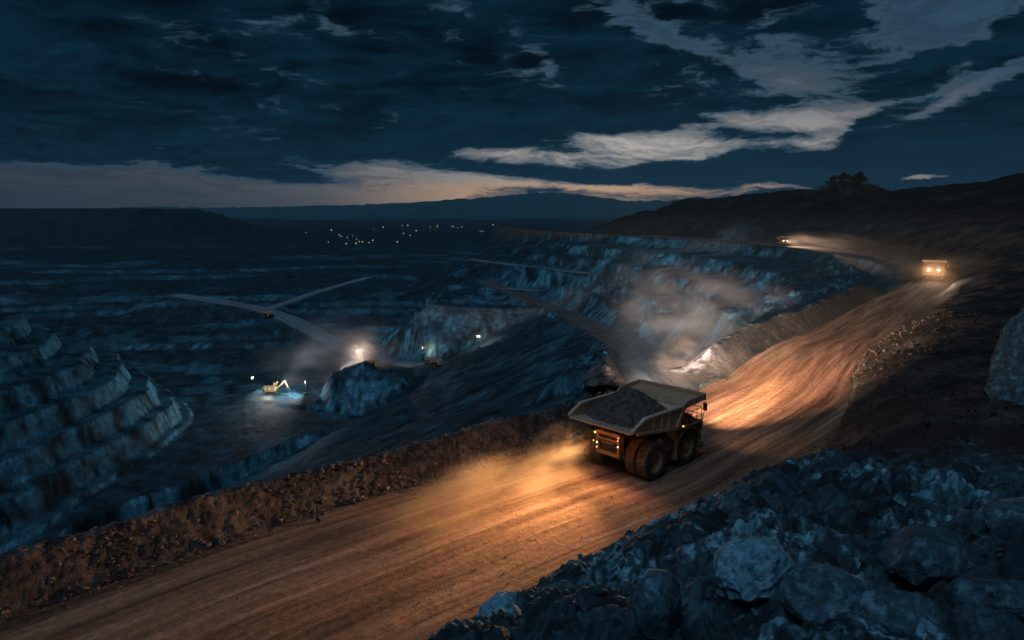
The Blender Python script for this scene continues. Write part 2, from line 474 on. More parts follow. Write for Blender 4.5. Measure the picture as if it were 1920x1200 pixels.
class MB:
    def __init__(self): self.v = []; self.f = []
    def add(self, v, f):
        o = len(self.v); self.v += [tuple(p) for p in v]; self.f += [tuple(i + o for i in q) for q in f]; return self
    def box(self, x0, x1, y0, y1, z0, z1):
        return self.hexa([(x0, y0, z0), (x1, y0, z0), (x1, y1, z0), (x0, y1, z0), (x0, y0, z1), (x1, y0, z1), (x1, y1, z1), (x0, y1, z1)])
    def hexa(self, p):
        return self.add(p, [(3, 2, 1, 0), (4, 5, 6, 7), (0, 1, 5, 4), (1, 2, 6, 5), (2, 3, 7, 6), (3, 0, 4, 7)])
    def prism_y(self, prof, y0, y1):
        """profile in x,z extruded along y"""
        n = len(prof)
        v = [(x, y0, z) for x, z in prof] + [(x, y1, z) for x, z in prof]
        f = [tuple(range(n)), tuple(range(2 * n - 1, n - 1, -1))] + [(i, i + n, (i + 1) % n + n, (i + 1) % n) for i in range(n)]
        return self.add(v, f)
    def tube(self, pts, r, n=8, caps=True):
        pts = [np.array(p, float) for p in pts]
        rs = r if isinstance(r, (list, tuple)) else [r] * len(pts)
        v = []; f = []
        for i, p in enumerate(pts):
            a = pts[min(i + 1, len(pts) - 1)] - pts[max(i - 1, 0)]
            a = a / (np.linalg.norm(a) + 1e-9)
            u = np.cross(a, (0, 0, 1) if abs(a[2]) < .9 else (1, 0, 0)); u /= np.linalg.norm(u); w = np.cross(a, u)
            for k in range(n):
                an = 2 * math.pi * k / n
                v.append(p + rs[i] * (math.cos(an) * u + math.sin(an) * w))
        for i in range(len(pts) - 1):
            for k in range(n):
                f.append((i * n + k, i * n + (k + 1) % n, (i + 1) * n + (k + 1) % n, (i + 1) * n + k))
        if caps:
            f.append(tuple(range(n - 1, -1, -1))); f.append(tuple((len(pts) - 1) * n + k for k in range(n)))
        return self.add(v, f)
    def lathe_y(self, prof, n=40, lug=None):
        """profile (y, r) turned about the y axis"""
        m = len(prof); v = []; f = []
        for k in range(n):
            an = 2 * math.pi * k / n
            for j, (yy, r) in enumerate(prof):
                rr = r + (lug(k, j) if lug else 0)
                v.append((rr * math.cos(an), yy, rr * math.sin(an)))
        for k in range(n):
            for j in range(m - 1):
                a, b = k * m + j, ((k + 1) % n) * m + j
                f.append((a, b, b + 1, a + 1))
        return self.add(v, f)
    def build(self, name, mat, parent=None, bevel=0.0, smooth=False, **props):
        me = bpy.data.meshes.new(name)
        me.from_pydata([tuple(map(float, p)) for p in self.v], [], self.f)
        me.materials.append(mat)
        me.validate()
        import bmesh
        b = bmesh.new(); b.from_mesh(me)
        bmesh.ops.recalc_face_normals(b, faces=b.faces)
        if bevel > 0:
            bmesh.ops.bevel(b, geom=[e for e in b.edges if len(e.link_faces) == 2 and e.calc_face_angle(0) > .5], offset=bevel, segments=1, affect='EDGES', clamp_overlap=True)
        b.to_mesh(me); b.free()
        if smooth:
            me.polygons.foreach_set('use_smooth', np.ones(len(me.polygons), bool))
            try:
                me.set_sharp_from_angle(angle=R(40))
            except Exception:
                pass
        return link(name, me, parent, **props)

# ------------------------------------------------------------------ materials
def new_mat(name):
    m = bpy.data.materials.new(name)
    m.use_nodes = True
    t = NT(m.node_tree)
    out = t.n('ShaderNodeOutputMaterial')
    b = t.n('ShaderNodeBsdfPrincipled')
    t.t.links.new(b.outputs[0], out.inputs['Surface'])
    return m, t, b
def bump(t, b, hgt, dist, strength=1.0):
    nd = t.n('ShaderNodeBump')
    nd.inputs['Strength'].default_value = strength
    nd.inputs['Distance'].default_value = dist
    t.put(nd.inputs['Height'], hgt)
    t.t.links.new(nd.outputs[0], b.inputs['Normal'])

def rock_mat(name, sc, bumpd, colattr=True, c0=(.1, .11, .12), vary=.75, spec=.25, tintc=(.24, .80), painted_highlight=0.0):
    m, t, b = new_mat(name)
    geo = t.n('ShaderNodeTexCoord').outputs['Object'] if not colattr else t.n('ShaderNodeNewGeometry').outputs['Position']
    if colattr:
        at = t.n('ShaderNodeVertexColor', layer_name='col').outputs[0]
    else:
        at = tuple(c0) + (1,)
    n1 = t.noise(geo, sc, 8, .65)
    n2 = t.noise(geo, sc * 6.3, 6, .65)
    v = t.m('MULTIPLY', t.mapr(n1, .3, .72, 1 - vary, 1 + vary), t.mapr(n2, .3, .7, .55, 1.5))
    c = t.mix(1.0, at, t.comb(t.m('MULTIPLY', v, tintc[0]), t.m('MULTIPLY', v, tintc[1]), v), 'MULTIPLY')
    if painted_highlight > 0:  # pale noise patches painted in as highlights, standing in for lit rock
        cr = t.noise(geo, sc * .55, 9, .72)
        c = t.mix(t.mapr(cr, .50, .64, 0, painted_highlight), c, (.26, .52, .66, 1))
    t.put(b.inputs['Base Color'], c)
    t.put(b.inputs['Roughness'], t.mapr(n2, .3, .7, .55, .95))
    b.inputs['Specular IOR Level'].default_value = spec
    vo = t.n('ShaderNodeTexVoronoi', feature='F1'); vo.inputs['Scale'].default_value = sc * 9
    t.put(vo.inputs['Vector'], geo)
    hgt = t.m('ADD', t.m('MULTIPLY', n1, 1.5), t.m('ADD', t.m('MULTIPLY', n2, .7), t.m('MULTIPLY', vo.outputs[0], -.35)))
    bump(t, b, hgt, bumpd)
    return m
M = {}
M['terrain'] = rock_mat('pit_rock', .25, .32, vary=.5)
M['bank'] = rock_mat('bank_rock', 3.5, .10, vary=.35, spec=.5, tintc=(.36, .84))
M['boulder'] = rock_mat('boulder_rock', 3.2, .09, False, (.15, .165, .18), .55, .45, tintc=(.36, .84), painted_highlight=.7)
M['boulder_pale'] = rock_mat('pale_boulder_rock', 3.4, .09, False, (.46, .50, .54), .6, .5, tintc=(.36, .84), painted_highlight=.9)
M['boulder_dark'] = rock_mat('dark_boulder_rock', 3.0, .08, False, (.11, .12, .13), .5, .45, tintc=(.36, .84), painted_highlight=.42)
M['knoll'] = rock_mat('knoll_rock', .4, .3, False, (.05, .045, .045), .5, .2)
M['berm'] = rock_mat('berm_rubble', 1.6, .12, vary=.7, spec=.3, tintc=(1, 1))
M['stones'] = rock_mat('brown_stones', 1.6, .10, vary=.6, spec=.3, tintc=(1, 1))
M['ore'] = rock_mat('ore_rubble', 2.6, .05, False, (.095, .068, .055), .7, .5, (1, 1))

def road_mat(name, ca, cb, cc, amp=1.0, sx=.035, sy=.55):
    m, t, b = new_mat(name)
    uv = t.n('ShaderNodeUVMap', uv_map='UVMap').outputs[0]
    se = t.n('ShaderNodeSeparateXYZ'); t.put(se.inputs[0], uv)
    geo = t.n('ShaderNodeNewGeometry').outputs['Position']
    wob = t.m('MULTIPLY', t.m('SUBTRACT', t.noise(geo, .06, 3), .5), 1.5)
    vec = t.comb(t.m('MULTIPLY', se.outputs[0], sx), t.m('MULTIPLY', t.m('ADD', se.outputs[1], wob), sy), 0)
    n1 = t.noise(vec, 1.0, 6, .6)
    vec2 = t.comb(t.m('MULTIPLY', se.outputs[0], sx * 1.6), t.m('MULTIPLY', t.m('ADD', se.outputs[1], wob), sy * 5), 3)
    n2 = t.noise(vec2, 1.0, 5, .65)
    n3 = t.noise(geo, 2.2, 8, .7)
    n4 = t.noise(geo, 14.0, 4, .6)
    f = t.m('ADD', t.m('MULTIPLY', n1, .55), t.m('ADD', t.m('MULTIPLY', n2, .32), t.m('MULTIPLY', n3, .25)))
    c = t.mix(t.mapr(f, .46, .60), cc, ca)
    c = t.mix(t.mapr(f, .57, .70), c, cb)
    sp = t.mapr(n4, .28, .40, .55, 1.0)
    c = t.mix(1.0, c, t.comb(sp, sp, sp), 'MULTIPLY')
    t.put(b.inputs['Base Color'], c)
    b.inputs['Roughness'].default_value = .92
    b.inputs['Specular IOR Level'].default_value = .15
    hgt = t.m('ADD', t.m('MULTIPLY', n2, .8 * amp), t.m('ADD', t.m('MULTIPLY', n3, .9), t.m('MULTIPLY', n4, .35)))
    bump(t, b, hgt, .14)
    return m
M['road'] = road_mat('haul_road_dirt', (.27, .147, .088), (.50, .305, .20), (.10, .054, .034))
M['track'] = road_mat('pit_track_dust', (.22, .27, .31), (.34, .39, .43), (.13, .165, .195), 1.0, .02, .3)
M['ramp'] = road_mat('ramp_dust', (.15, .125, .115), (.26, .22, .20), (.07, .06, .055), 1.0, .02, .4)

def paint(name, c, dust=(.33, .21, .125), df=(.35, .62), rough=.55, metal=0.0, sc=1.4, scr=True):
    m, t, b = new_mat(name)
    ob = t.n('ShaderNodeTexCoord').outputs['Object']
    n1 = t.noise(ob, sc, 7, .65)
    n2 = t.noise(ob, sc * 9, 5, .65)
    f = t.m('ADD', t.m('MULTIPLY', n1, .75), t.m('MULTIPLY', n2, .25))
    cc = t.mix(t.mapr(f, df[0], df[1]), tuple(c) + (1,), tuple(dust) + (1,))
    if scr:
        sc2 = t.noise(t.vm('MULTIPLY', ob, (1.0, 1.0, .25)), sc * 5, 6, .75)
        cc = t.mix(t.mapr(sc2, .60, .70, 0, .75), cc, (.045, .030, .022, 1))
    t.put(b.inputs['Base Color'], cc)
    t.put(b.inputs['Roughness'], t.mapr(f, .3, .7, rough - .1, .92))
    b.inputs['Metallic'].default_value = metal
    bump(t, b, n2, .012)
    return m
M['yellow'] = paint('dusty_yellow_paint', (.42, .22, .05))
M['yellow_dark'] = paint('grimy_yellow_paint', (.40, .19, .035), (.24, .14, .08))
M['body'] = paint('worn_dump_body_steel', (.52, .29, .15), (.66, .41, .25), (.3, .65), .5, .25)
M['rail'] = paint('scraped_edge_steel', (.70, .50, .36), (.78, .56, .40), (.3, .65), .4, .3)
M['body_in'] = paint('polished_body_floor', (.58, .40, .30), (.72, .48, .34), (.35, .65), .4, .35, 1.0)
M['dark'] = paint('dark_grimy_steel', (.025, .022, .02), (.075, .05, .034), (.4, .75))
M['tyre'] = paint('dusty_tyre_rubber', (.035, .028, .024), (.17, .11, .07), (.38, .72), .85, 0, 1.8, False)
M['rim'] = paint('dusty_wheel_rim', (.40, .22, .10), (.34, .21, .125), (.3, .6))
M['metal'] = paint('weathered_grey_metal', (.12, .12, .13), (.2, .17, .14))
M['window'] = paint('cab_glass', (.01, .012, .015), (.05, .04, .03), (.5, .9), .15, 0, 1.0, False)

def emit(name, c, s, sample=True):
    m = bpy.data.materials.new(name)
    m.use_nodes = True
    t = NT(m.node_tree)
    out = t.n('ShaderNodeOutputMaterial')
    e = t.n('ShaderNodeEmission')
    e.inputs[0].default_value = tuple(c) + (1,)
    e.inputs[1].default_value = s
    t.t.links.new(e.outputs[0], out.inputs['Surface'])
    if not sample:
        m.cycles.emission_sampling = 'NONE'
    return m
M['tail'] = emit('tail_lamp_glow', (1, .50, .13), 3.2, False)
M['head'] = emit('headlamp_glow', (1, .74, .42), 11, False)
M['work'] = emit('work_lamp_glow', (1, .84, .58), 4, False)
M['town_warm'] = emit('town_lamp_amber', (1, .55, .22), 9, False)
M['town_white'] = emit('town_lamp_white', (.75, .88, 1.0), 7, False)

# ------------------------------------------------------------------ ground
def build_ground():
    NA, NR = 1000, 1200
    a = np.linspace(R(-52), R(52), NA)
    r = np.exp(np.linspace(np.log(22.0), np.log(12500.0), NR))
    rr, aa = np.meshgrid(r, a, indexing='ij')
    x = rr * np.sin(aa); y = rr * np.cos(aa) - 30
    sh = x.shape
    x, y = x.ravel(), y.ravel()
    z, q = height(x, y)
    s, l, t = q['s'], q['l'], q['t']
    under = sstep(-1, 1.5, s) * sstep(34, 28, s) * sstep(118, 108, t) * sstep(24, 30, t)
    z = z - .9 * under
    zz_ = z.reshape(sh); xx_ = x.reshape(sh); yy_ = y.reshape(sh)
    A = np.stack([np.gradient(xx_, axis=0), np.gradient(yy_, axis=0), np.gradient(zz_, axis=0)], -1); B = np.stack([np.gradient(xx_, axis=1), np.gradient(yy_, axis=1), np.gradient(zz_, axis=1)], -1)
    nn_ = np.cross(A, B); nz_ = np.abs(nn_[..., 2]) / (np.linalg.norm(nn_, axis=-1) + 1e-9); face_ = (sstep(.90, .72, nz_)).ravel()
    # ground colour: rock, dirt, scrub; steep bench faces painted paler as if lit
    rock = np.stack([.115 + 0 * x, .135 + 0 * x, .150 + 0 * x], 1)
    pale = np.array([.34, .36, .38]); scrub = np.array([.034, .011, .008]); gravel = np.array([.15, .036, .024]); dirt = np.array([.62, .125, .055])
    def mixc(c, k, b): return c + (np.asarray(b) - c) * np.clip(k, 0, 1)[:, None]
    big = fbm(x / 45, y / 45, 4, 201); mid_ = fbm(x / 11, y / 11, 4, 205); fin = fbm(x / 3, y / 3, 3, 207)
    near_pit = sstep(760, 620, y)
    c = np.array([.050, .055, .060])[None, :] * np.clip(1 + .8 * mid_ + .5 * fin, .3, 2.4)[:, None]
    c = mixc(c, face_ * near_pit * np.clip(.30 + .8 * big + .9 * mid_ + .5 * fin, 0, 1), (.42, .44, .46))
    c = mixc(c, q['bl'] * face_ * sstep(-98, -84, z) * np.clip(.45 + 1.0 * mid_ + .5 * fin, 0, 1), (.46, .49, .52))  # painted as if lit on the upper terrace faces only, dark below
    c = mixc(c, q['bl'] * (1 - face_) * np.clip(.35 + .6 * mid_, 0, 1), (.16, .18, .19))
    c = mixc(c, q['face'] * (.12 + .55 * sstep(-.2, .6, fbm(x / 30, y / 20, 5, 251, .65))) * sstep(1500, 700, y), (.36, .38, .40))
    c = mixc(c, (1 - face_) * sstep(.25, .6, big + .3 * mid_) * near_pit * (q['l'] > 20) * .5, (.20, .21, .22))
    c = mixc(c, q['roadm'] * .6, (.20, .19, .19))
    c = mixc(c, sstep(-.6, .8, s) * sstep(900, 700, y), gravel * np.clip(1 + .6 * mid_ + .5 * fin, .3, 2.2)[:, None])
    c = mixc(c, sstep(25, 60, s) * (1 - .8 * sstep(.25, .6, fbm(x / 30, y / 30, 4, 231))) * (y < 1500), scrub)
    c = mixc(c, sstep(40, 0, l) * (l > 0) * .7 * sstep(700, 300, t), (.13, .075, .065))
    c = mixc(c, sstep(1.0, -1.0, np.maximum(s, l)), dirt)
    c = mixc(c, sstep(900, 1500, y) * .75, (.05, .055, .058))
    pr = sstep(30, 0, q['pd2']) * sstep(-2, 4, q['pd2']) * sstep(560, 520, y)
    c = mixc(c, pr * .8, (.80, .25, .19))
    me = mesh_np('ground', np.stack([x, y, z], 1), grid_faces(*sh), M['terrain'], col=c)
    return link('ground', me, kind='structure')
build_ground()

# ------------------------------------------------------------------ roads
def ribbon(name, L, hw, mat, zoff, cross, kind='structure', rut=.05, wob=.8, steps=None, rhw=None):
    seg = np.diff(L, axis=0); ln = np.linalg.norm(seg[:, :2], axis=1); cum = np.concatenate([[0], np.cumsum(ln)])
    if steps is None:
        steps = np.arange(0, cum[-1], 3.0)
    cx, cy = np.interp(steps, cum, L[:, 0]), np.interp(steps, cum, L[:, 1])
    cz = np.interp(steps, cum, L[:, 2]) if L.shape[1] > 2 else np.zeros(len(steps))
    tx, ty = np.gradient(cx, steps), np.gradient(cy, steps)
    k = np.ones(9) / 9
    if len(steps) > 20:
        tx = np.convolve(np.pad(tx, 4, 'edge'), k, 'valid'); ty = np.convolve(np.pad(ty, 4, 'edge'), k, 'valid')
    nn = np.hypot(tx, ty); nx, ny = ty / nn, -tx / nn
    w = hw(steps) if callable(hw) else np.full(len(steps), hw)
    e = np.linspace(-1, 1, cross)
    wr_ = rhw(steps) if rhw is not None else w
    we = np.where(e[None, :] < 0, w[:, None], wr_[:, None]) + wob * gn(steps[:, None] / 5.0, np.sign(e)[None, :] * 3.7 + 0 * steps[:, None], 5) * np.abs(e)[None, :] ** 3
    off = e[None, :] * we
    x, y = cx[:, None] + nx[:, None] * off, cy[:, None] + ny[:, None] * off
    tt = np.broadcast_to(steps[:, None], off.shape)
    wa = off + 2.2 * gn(x / 17, y / 17, 71)
    z = cz[:, None] + zoff + rut * (1.3 * gn(tt * .018, wa * .62, 81) + .8 * gn(tt * .05, wa * 1.7, 82)) + .02 * fbm(x / .9, y / .9, 3, 83) \
        - .30 * np.abs(e)[None, :] ** 10
    uv = np.stack([tt.ravel(), off.ravel()], 1)
    return link(name, mesh_np(name, np.stack([x.ravel(), y.ravel(), z.ravel()], 1), grid_faces(*off.shape), mat, uv=uv, smooth=True), kind=kind)
st = np.concatenate([np.arange(15, 190, .3), np.arange(190, 330, .8), np.arange(330, 735, 2.5)])
ribbon('haul_road', RCF, lambda t: np.interp(t, RW_T, RW_W) + .9, M['road'], .0, 90, rut=.045, steps=st, rhw=lambda t: np.interp(t, RR_T, RR_W) + .9)
ribbon('ramp_road', RAMP[1:], 8.6, M['ramp'], .0, 14, rut=.1)
ribbon('pit_road', PITR, 9.5, M['track'], .05, 12, rut=.1)
ribbon('pit_branch_road', PITB, 5.5, M['track'], .0, 8, rut=.1)
ribbon('bench_road', BENCHR, 5.5, M['track'], .15, 8, rut=.1)
ribbon('middle_bench_road', MIDR, 6.5, M['track'], .1, 8, rut=.1)
ribbon('pit_floor_track', DEEP, 9.0, M['track'], .0, 10, rut=.1)

# ------------------------------------------------------------------ foreground rock bank
def road_frame(t):
    seg = np.diff(RCF, axis=0); ln = np.linalg.norm(seg, axis=1); cum = np.concatenate([[0], np.cumsum(ln)])
    x, y = np.interp(t, cum, RCF[:, 0]), np.interp(t, cum, RCF[:, 1])
    x1, y1 = np.interp(t + 3.0, cum, RCF[:, 0]), np.interp(t + 3.0, cum, RCF[:, 1])
    x0, y0 = np.interp(t - 3.0, cum, RCF[:, 0]), np.interp(t - 3.0, cum, RCF[:, 1])
    tx, ty = x1 - x0, y1 - y0; n = np.hypot(tx, ty)
    return x, y, ty / n, -tx / n
def build_bank():
    ts = np.linspace(26, 116, 1100)
    ss = np.concatenate([np.linspace(-1.6, 24, 400), np.linspace(24.1, 33, 70)])
    x, y, nx, ny = road_frame(ts)
    w = np.interp(ts, RR_T, RR_W)
    X = x[:, None] + nx[:, None] * (w[:, None] + ss[None, :]); Y = y[:, None] + ny[:, None] * (w[:, None] + ss[None, :])
    sh = X.shape
    X, Y = X.ravel(), Y.ravel()
    S = np.broadcast_to(ss[None, :], sh).ravel(); T = np.broadcast_to(ts[:, None], sh).ravel()
    z, q = height(X, Y)
    coarse = sstep(112, 101, T + 3 * gn(X / 6, Y / 6, 3))       # broken rock near, finer scree farther on
    rel = bank_rock(X, Y, S)
    fine = rubble(X, Y, .8, 131) * .4 + rubble(X, Y, .3, 133) * .45 + .3 * gn(X / 4, Y / 4, 135)
    k = sstep(-1.2, .6, S)
    Z = z + coarse * rel + (1 - coarse) * fine * k - .35 * sstep(.2, -1.6, S)
    n = fbm(X / 2.5, Y / 2.5, 4, 141)
    rockc = np.array([.085, .095, .10])[None, :] * (1 + .5 * n)[:, None]
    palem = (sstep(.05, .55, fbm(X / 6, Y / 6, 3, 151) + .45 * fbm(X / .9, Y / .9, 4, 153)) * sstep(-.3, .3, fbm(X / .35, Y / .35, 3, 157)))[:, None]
    rockc = rockc + (np.array([.70, .74, .78]) - rockc) * palem * .92  # highlights painted into the rock colour as pale noise patches
    rid = bank_rock(X, Y, S, True)
    rockc = rockc * np.clip(.30 + 1.5 * sstep(.25, .85, rid), .2, 3)[:, None]
    gr = np.array([.11, .026, .018])[None, :] * (1 + .6 * n)[:, None]
    c = gr + (rockc - gr) * coarse[:, None]
    c = c + (np.array([.30, .068, .030]) - c) * sstep(.9, -.8, S + .5 * n)[:, None]
    c = np.clip(c, .012, .75)
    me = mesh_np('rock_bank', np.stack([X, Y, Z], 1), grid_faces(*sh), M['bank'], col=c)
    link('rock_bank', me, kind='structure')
build_bank()

# ------------------------------------------------------------------ berms of pushed-up rubble
def berm(name, path, hgt, width, label, step=.13, cross=74, seed=0, taper=(4, 4), hvar=.35, tint=(.068, .046, .037), relief=1.0, **props):
    """path: x, y, z of the road-side foot; the crest stands to the left of it"""
    P = np.array(path, float)
    ln = np.linalg.norm(np.diff(P[:, :2], axis=0), axis=1); cum = np.concatenate([[0], np.cumsum(ln)])
    ts = np.arange(0, cum[-1], step)
    x, y, z = (np.interp(ts, cum, P[:, i]) for i in range(3))
    h = 2.0
    tx = np.interp(ts + h, cum, P[:, 0]) - np.interp(ts - h, cum, P[:, 0]); ty = np.interp(ts + h, cum, P[:, 1]) - np.interp(ts - h, cum, P[:, 1])
    n = np.hypot(tx, ty); nx, ny = -ty / n, tx / n
    e = np.linspace(-.12, 1.12, cross)
    wv = width * (1 + .5 * hvar * gn(ts / 11, ts * 0 + seed, 3 + seed))
    X = x[:, None] + nx[:, None] * wv[:, None] * e; Y = y[:, None] + ny[:, None] * wv[:, None] * e
    prof = np.interp(e, [-.12, 0, .10, .44, .56, .90, 1.0, 1.12], [-.25, -.04, .10, .94, .95, .05, -.25, -.7])
    hh = hgt * (1 + hvar * gn(ts / 10, ts * 0 + 1.3, 13 + seed))
    hh = hh * sstep(0, taper[0], ts) * sstep(cum[-1], cum[-1] - taper[1], ts)
    body = sstep(-.02, .12, e) * sstep(1.05, .9, e)
    rel = relief * (rubble(X, Y, .95, 5 + seed) * .10 + rubble(X, Y, .45, 25 + seed) * .36 + rubble(X, Y, .24, 45 + seed) * .65 + .05 * fbm(X / 1.4, Y / 1.4, 3, 65)) * body[None, :]
    Z = z[:, None] + prof[None, :] * hh[:, None] + rel - .10
    nz = fbm(X / 1.8, Y / 1.8, 4, 75 + seed); cell = fbm(X / .25, Y / .25, 2, 77)
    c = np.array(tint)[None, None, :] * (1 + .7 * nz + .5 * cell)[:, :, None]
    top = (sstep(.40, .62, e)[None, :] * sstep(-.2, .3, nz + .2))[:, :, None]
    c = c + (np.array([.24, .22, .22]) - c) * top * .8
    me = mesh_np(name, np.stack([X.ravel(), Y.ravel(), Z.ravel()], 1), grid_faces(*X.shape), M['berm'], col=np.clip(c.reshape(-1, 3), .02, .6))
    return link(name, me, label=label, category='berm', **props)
def edge_path(t0, t1, off=.0, step=1.0):
    t = np.arange(t0, t1, step)
    x, y, nx, ny = road_frame(t); w = np.interp(t, RW_T, RW_W) + off
    return np.stack([x - nx * w, y - ny * w, 0 * t], 1)
def ramp_side(t0, t1, off):
    seg = np.diff(RAMP, axis=0); ln = np.linalg.norm(seg[:, :2], axis=1); cum = np.concatenate([[0], np.cumsum(ln)])
    t = np.arange(t0, t1, 2.0)
    x, y, z = (np.interp(t, cum, RAMP[:, i]) for i in range(3))
    tx, ty = np.interp(t + 3, cum, RAMP[:, 0]) - np.interp(t - 3, cum, RAMP[:, 0]), np.interp(t + 3, cum, RAMP[:, 1]) - np.interp(t - 3, cum, RAMP[:, 1])
    n = np.hypot(tx, ty)
    return np.stack([x - ty / n * off, y + tx / n * off, z], 1)
pa = edge_path(14, 118, -.2)
pb = ramp_side(8, 150, 8.0)
berm('berm', pa, 2.2, 5.8, 'long brown rubble berm along the pit edge, left of and behind the loaded truck', seed=1, taper=(2, 7))
berm('berm', pb, 1.5, 5.0, 'low rubble berm on the pit side of the dusty ramp behind the truck', step=.35, cross=30, seed=2, taper=(6, 10))
berm('berm', edge_path(139, 262, -.1), 2.9, 7.2, 'rubble berm tinted dark as if unlit, with a pale far end, between the ramp and the curving haul road', step=.22, cross=52, seed=3, taper=(9, 20), hvar=.10, tint=(.032, .026, .023), relief=.38)  # shade put into the tint: same rubble, darkened as if the headlights miss it

# ------------------------------------------------------------------ boulders and outcrops
def rock_mesh(name, seed, size, sub, mat, cuts=16, rough=.05, cutlo=.62):
    import bmesh
    rng = np.random.RandomState(seed)
    b = bmesh.new(); bmesh.ops.create_icosphere(b, subdivisions=sub, radius=1)
    P = np.array([v.co[:] for v in b.verts])
    F = np.array([[v.index for v in f.verts] for f in b.faces]); b.free()
    for _ in range(cuts):
        nrm = rng.normal(size=3); nrm /= np.linalg.norm(nrm)
        dd = rng.uniform(cutlo, .96)
        ov = np.maximum(P @ nrm - dd, 0)
        P = P - ov[:, None] * nrm * .92
    nrm = P / np.linalg.norm(P, axis=1)[:, None]
    q = P * 1.0
    nz = fbm(q[:, 0] * 2.2 + q[:, 2], q[:, 1] * 2.2 - q[:, 2] * .7, 5, seed) + .6 * ridged(q[:, 0] * 1.6 - q[:, 2] * 1.3, q[:, 1] * 1.6 + q[:, 2], 4, seed + 5)
    P = P + nrm * (nz * rough)[:, None]
    P = P * np.array(size)
    return mesh_np(name, P, F, mat)
def boulder(x, y, size, rot, mat, label, seed, sink=.3, sub=6, name='boulder', cat='boulder', rough=.035, cuts=15, cutlo=.70, group=None):
    z, q = height(np.array([x]), np.array([y]))
    zz = float(z[0])
    o = link(name, rock_mesh(name, seed, size, sub, mat, cuts, rough, cutlo), label=label, category=cat)
    o.location = (x, y, zz + size[2] * (1 - 2 * sink))
    o.rotation_euler = rot
    if group: o['group'] = group
    return o
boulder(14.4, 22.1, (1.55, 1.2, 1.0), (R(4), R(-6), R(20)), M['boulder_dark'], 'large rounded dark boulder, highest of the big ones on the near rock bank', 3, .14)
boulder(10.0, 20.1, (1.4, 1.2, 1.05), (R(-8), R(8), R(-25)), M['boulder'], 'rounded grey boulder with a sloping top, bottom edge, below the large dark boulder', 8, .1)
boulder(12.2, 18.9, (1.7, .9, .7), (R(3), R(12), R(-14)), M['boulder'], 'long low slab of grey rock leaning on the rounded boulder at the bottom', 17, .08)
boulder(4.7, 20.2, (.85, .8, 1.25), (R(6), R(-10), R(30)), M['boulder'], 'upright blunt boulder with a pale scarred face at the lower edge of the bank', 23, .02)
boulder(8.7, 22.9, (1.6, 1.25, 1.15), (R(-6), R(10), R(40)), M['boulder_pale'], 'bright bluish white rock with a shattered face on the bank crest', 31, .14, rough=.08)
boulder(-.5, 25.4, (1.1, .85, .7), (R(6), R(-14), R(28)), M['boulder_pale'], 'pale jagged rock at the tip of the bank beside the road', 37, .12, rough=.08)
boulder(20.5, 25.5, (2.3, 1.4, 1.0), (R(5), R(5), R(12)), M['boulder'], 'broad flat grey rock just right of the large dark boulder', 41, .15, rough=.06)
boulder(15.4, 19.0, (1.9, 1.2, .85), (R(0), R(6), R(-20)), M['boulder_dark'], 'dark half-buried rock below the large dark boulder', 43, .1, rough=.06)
boulder(41.5, 51.0, (4.4, 5.2, 5.4), (R(6), R(14), R(35)), M['boulder'], 'tall grey rock outcrop standing in the dark gravel slope beside the right edge', 53, .3, 5, 'rock_outcrop', 'outcrop', .09, 12, .5)

def scatter(name, n, region, mat, smin_, smax_, colf, label, seed):
    rng = np.random.RandomState(seed)
    import bmesh
    b = bmesh.new(); bmesh.ops.create_icosphere(b, subdivisions=2, radius=1)
    B = np.array([v.co[:] for v in b.verts]); F = np.array([[v.index for v in f.verts] for f in b.faces]); b.free()
    pos = region(rng, n)
    n = len(pos)
    V = np.zeros((n, len(B), 3)); C = np.zeros((n, len(B), 3))
    for i in range(n):
        P = B.copy()
        for _ in range(10):
            nr = rng.normal(size=3); nr /= np.linalg.norm(nr)
            P = P - np.maximum(P @ nr - rng.uniform(.25, .75), 0)[:, None] * nr
        s = smin_ * (smax_ / smin_) ** (rng.rand() ** 2.6)
        a = rng.rand() * 6.28
        P = P * s * rng.uniform(.6, 1.25, 3)
        P = np.stack([P[:, 0] * math.cos(a) - P[:, 1] * math.sin(a), P[:, 0] * math.sin(a) + P[:, 1] * math.cos(a), P[:, 2]], 1)
        V[i] = P + pos[i] + np.array([0, 0, s * .15]); C[i] = colf(rng)
    Fs = (F[None] + (np.arange(n) * len(B))[:, None, None]).reshape(-1, 3)
    me = mesh_np(name, V.reshape(-1, 3), Fs, mat, col=C.reshape(-1, 3))
    return link(name, me, kind='stuff', label=label, category='rubble')
def reg_bank(rng, n):
    t = rng.uniform(30, 96, n); s = rng.uniform(0, 1, n) ** 1.3 * 24 - .9
    x, y, nx, ny = road_frame(t); w = np.interp(t, RR_T, RR_W)
    X, Y = x + nx * (w + s), y + ny * (w + s)
    z, q = height(X, Y)
    return np.stack([X, Y, z + bank_rock(X, Y, s)], 1)
def rockcol(rng):
    v = rng.uniform(.55, 1.5)
    return np.array([.11, .12, .13]) * v if rng.rand() < .82 else np.array([.36, .40, .44]) * v * .8
scatter('loose_rubble', 4200, reg_bank, M['bank'], .05, .42, rockcol, 'loose broken grey stones covering the near bank', 5)
def reg_scree(rng, n):
    t = rng.uniform(88, 190, n); s = rng.uniform(0, 1, n) ** 1.6 * 20 - .8
    x, y, nx, ny = road_frame(t); w = np.interp(t, RR_T, RR_W)
    X, Y = x + nx * (w + s), y + ny * (w + s)
    z, q = height(X, Y)
    return np.stack([X, Y, z + .15], 1)
scatter('loose_scree', 2200, reg_scree, M['stones'], .06, .32, lambda rng: np.array([.040, .030, .027]) * rng.uniform(.5, 1.6), 'brown gravel and stones lying on the cut slope right of the road', 6)
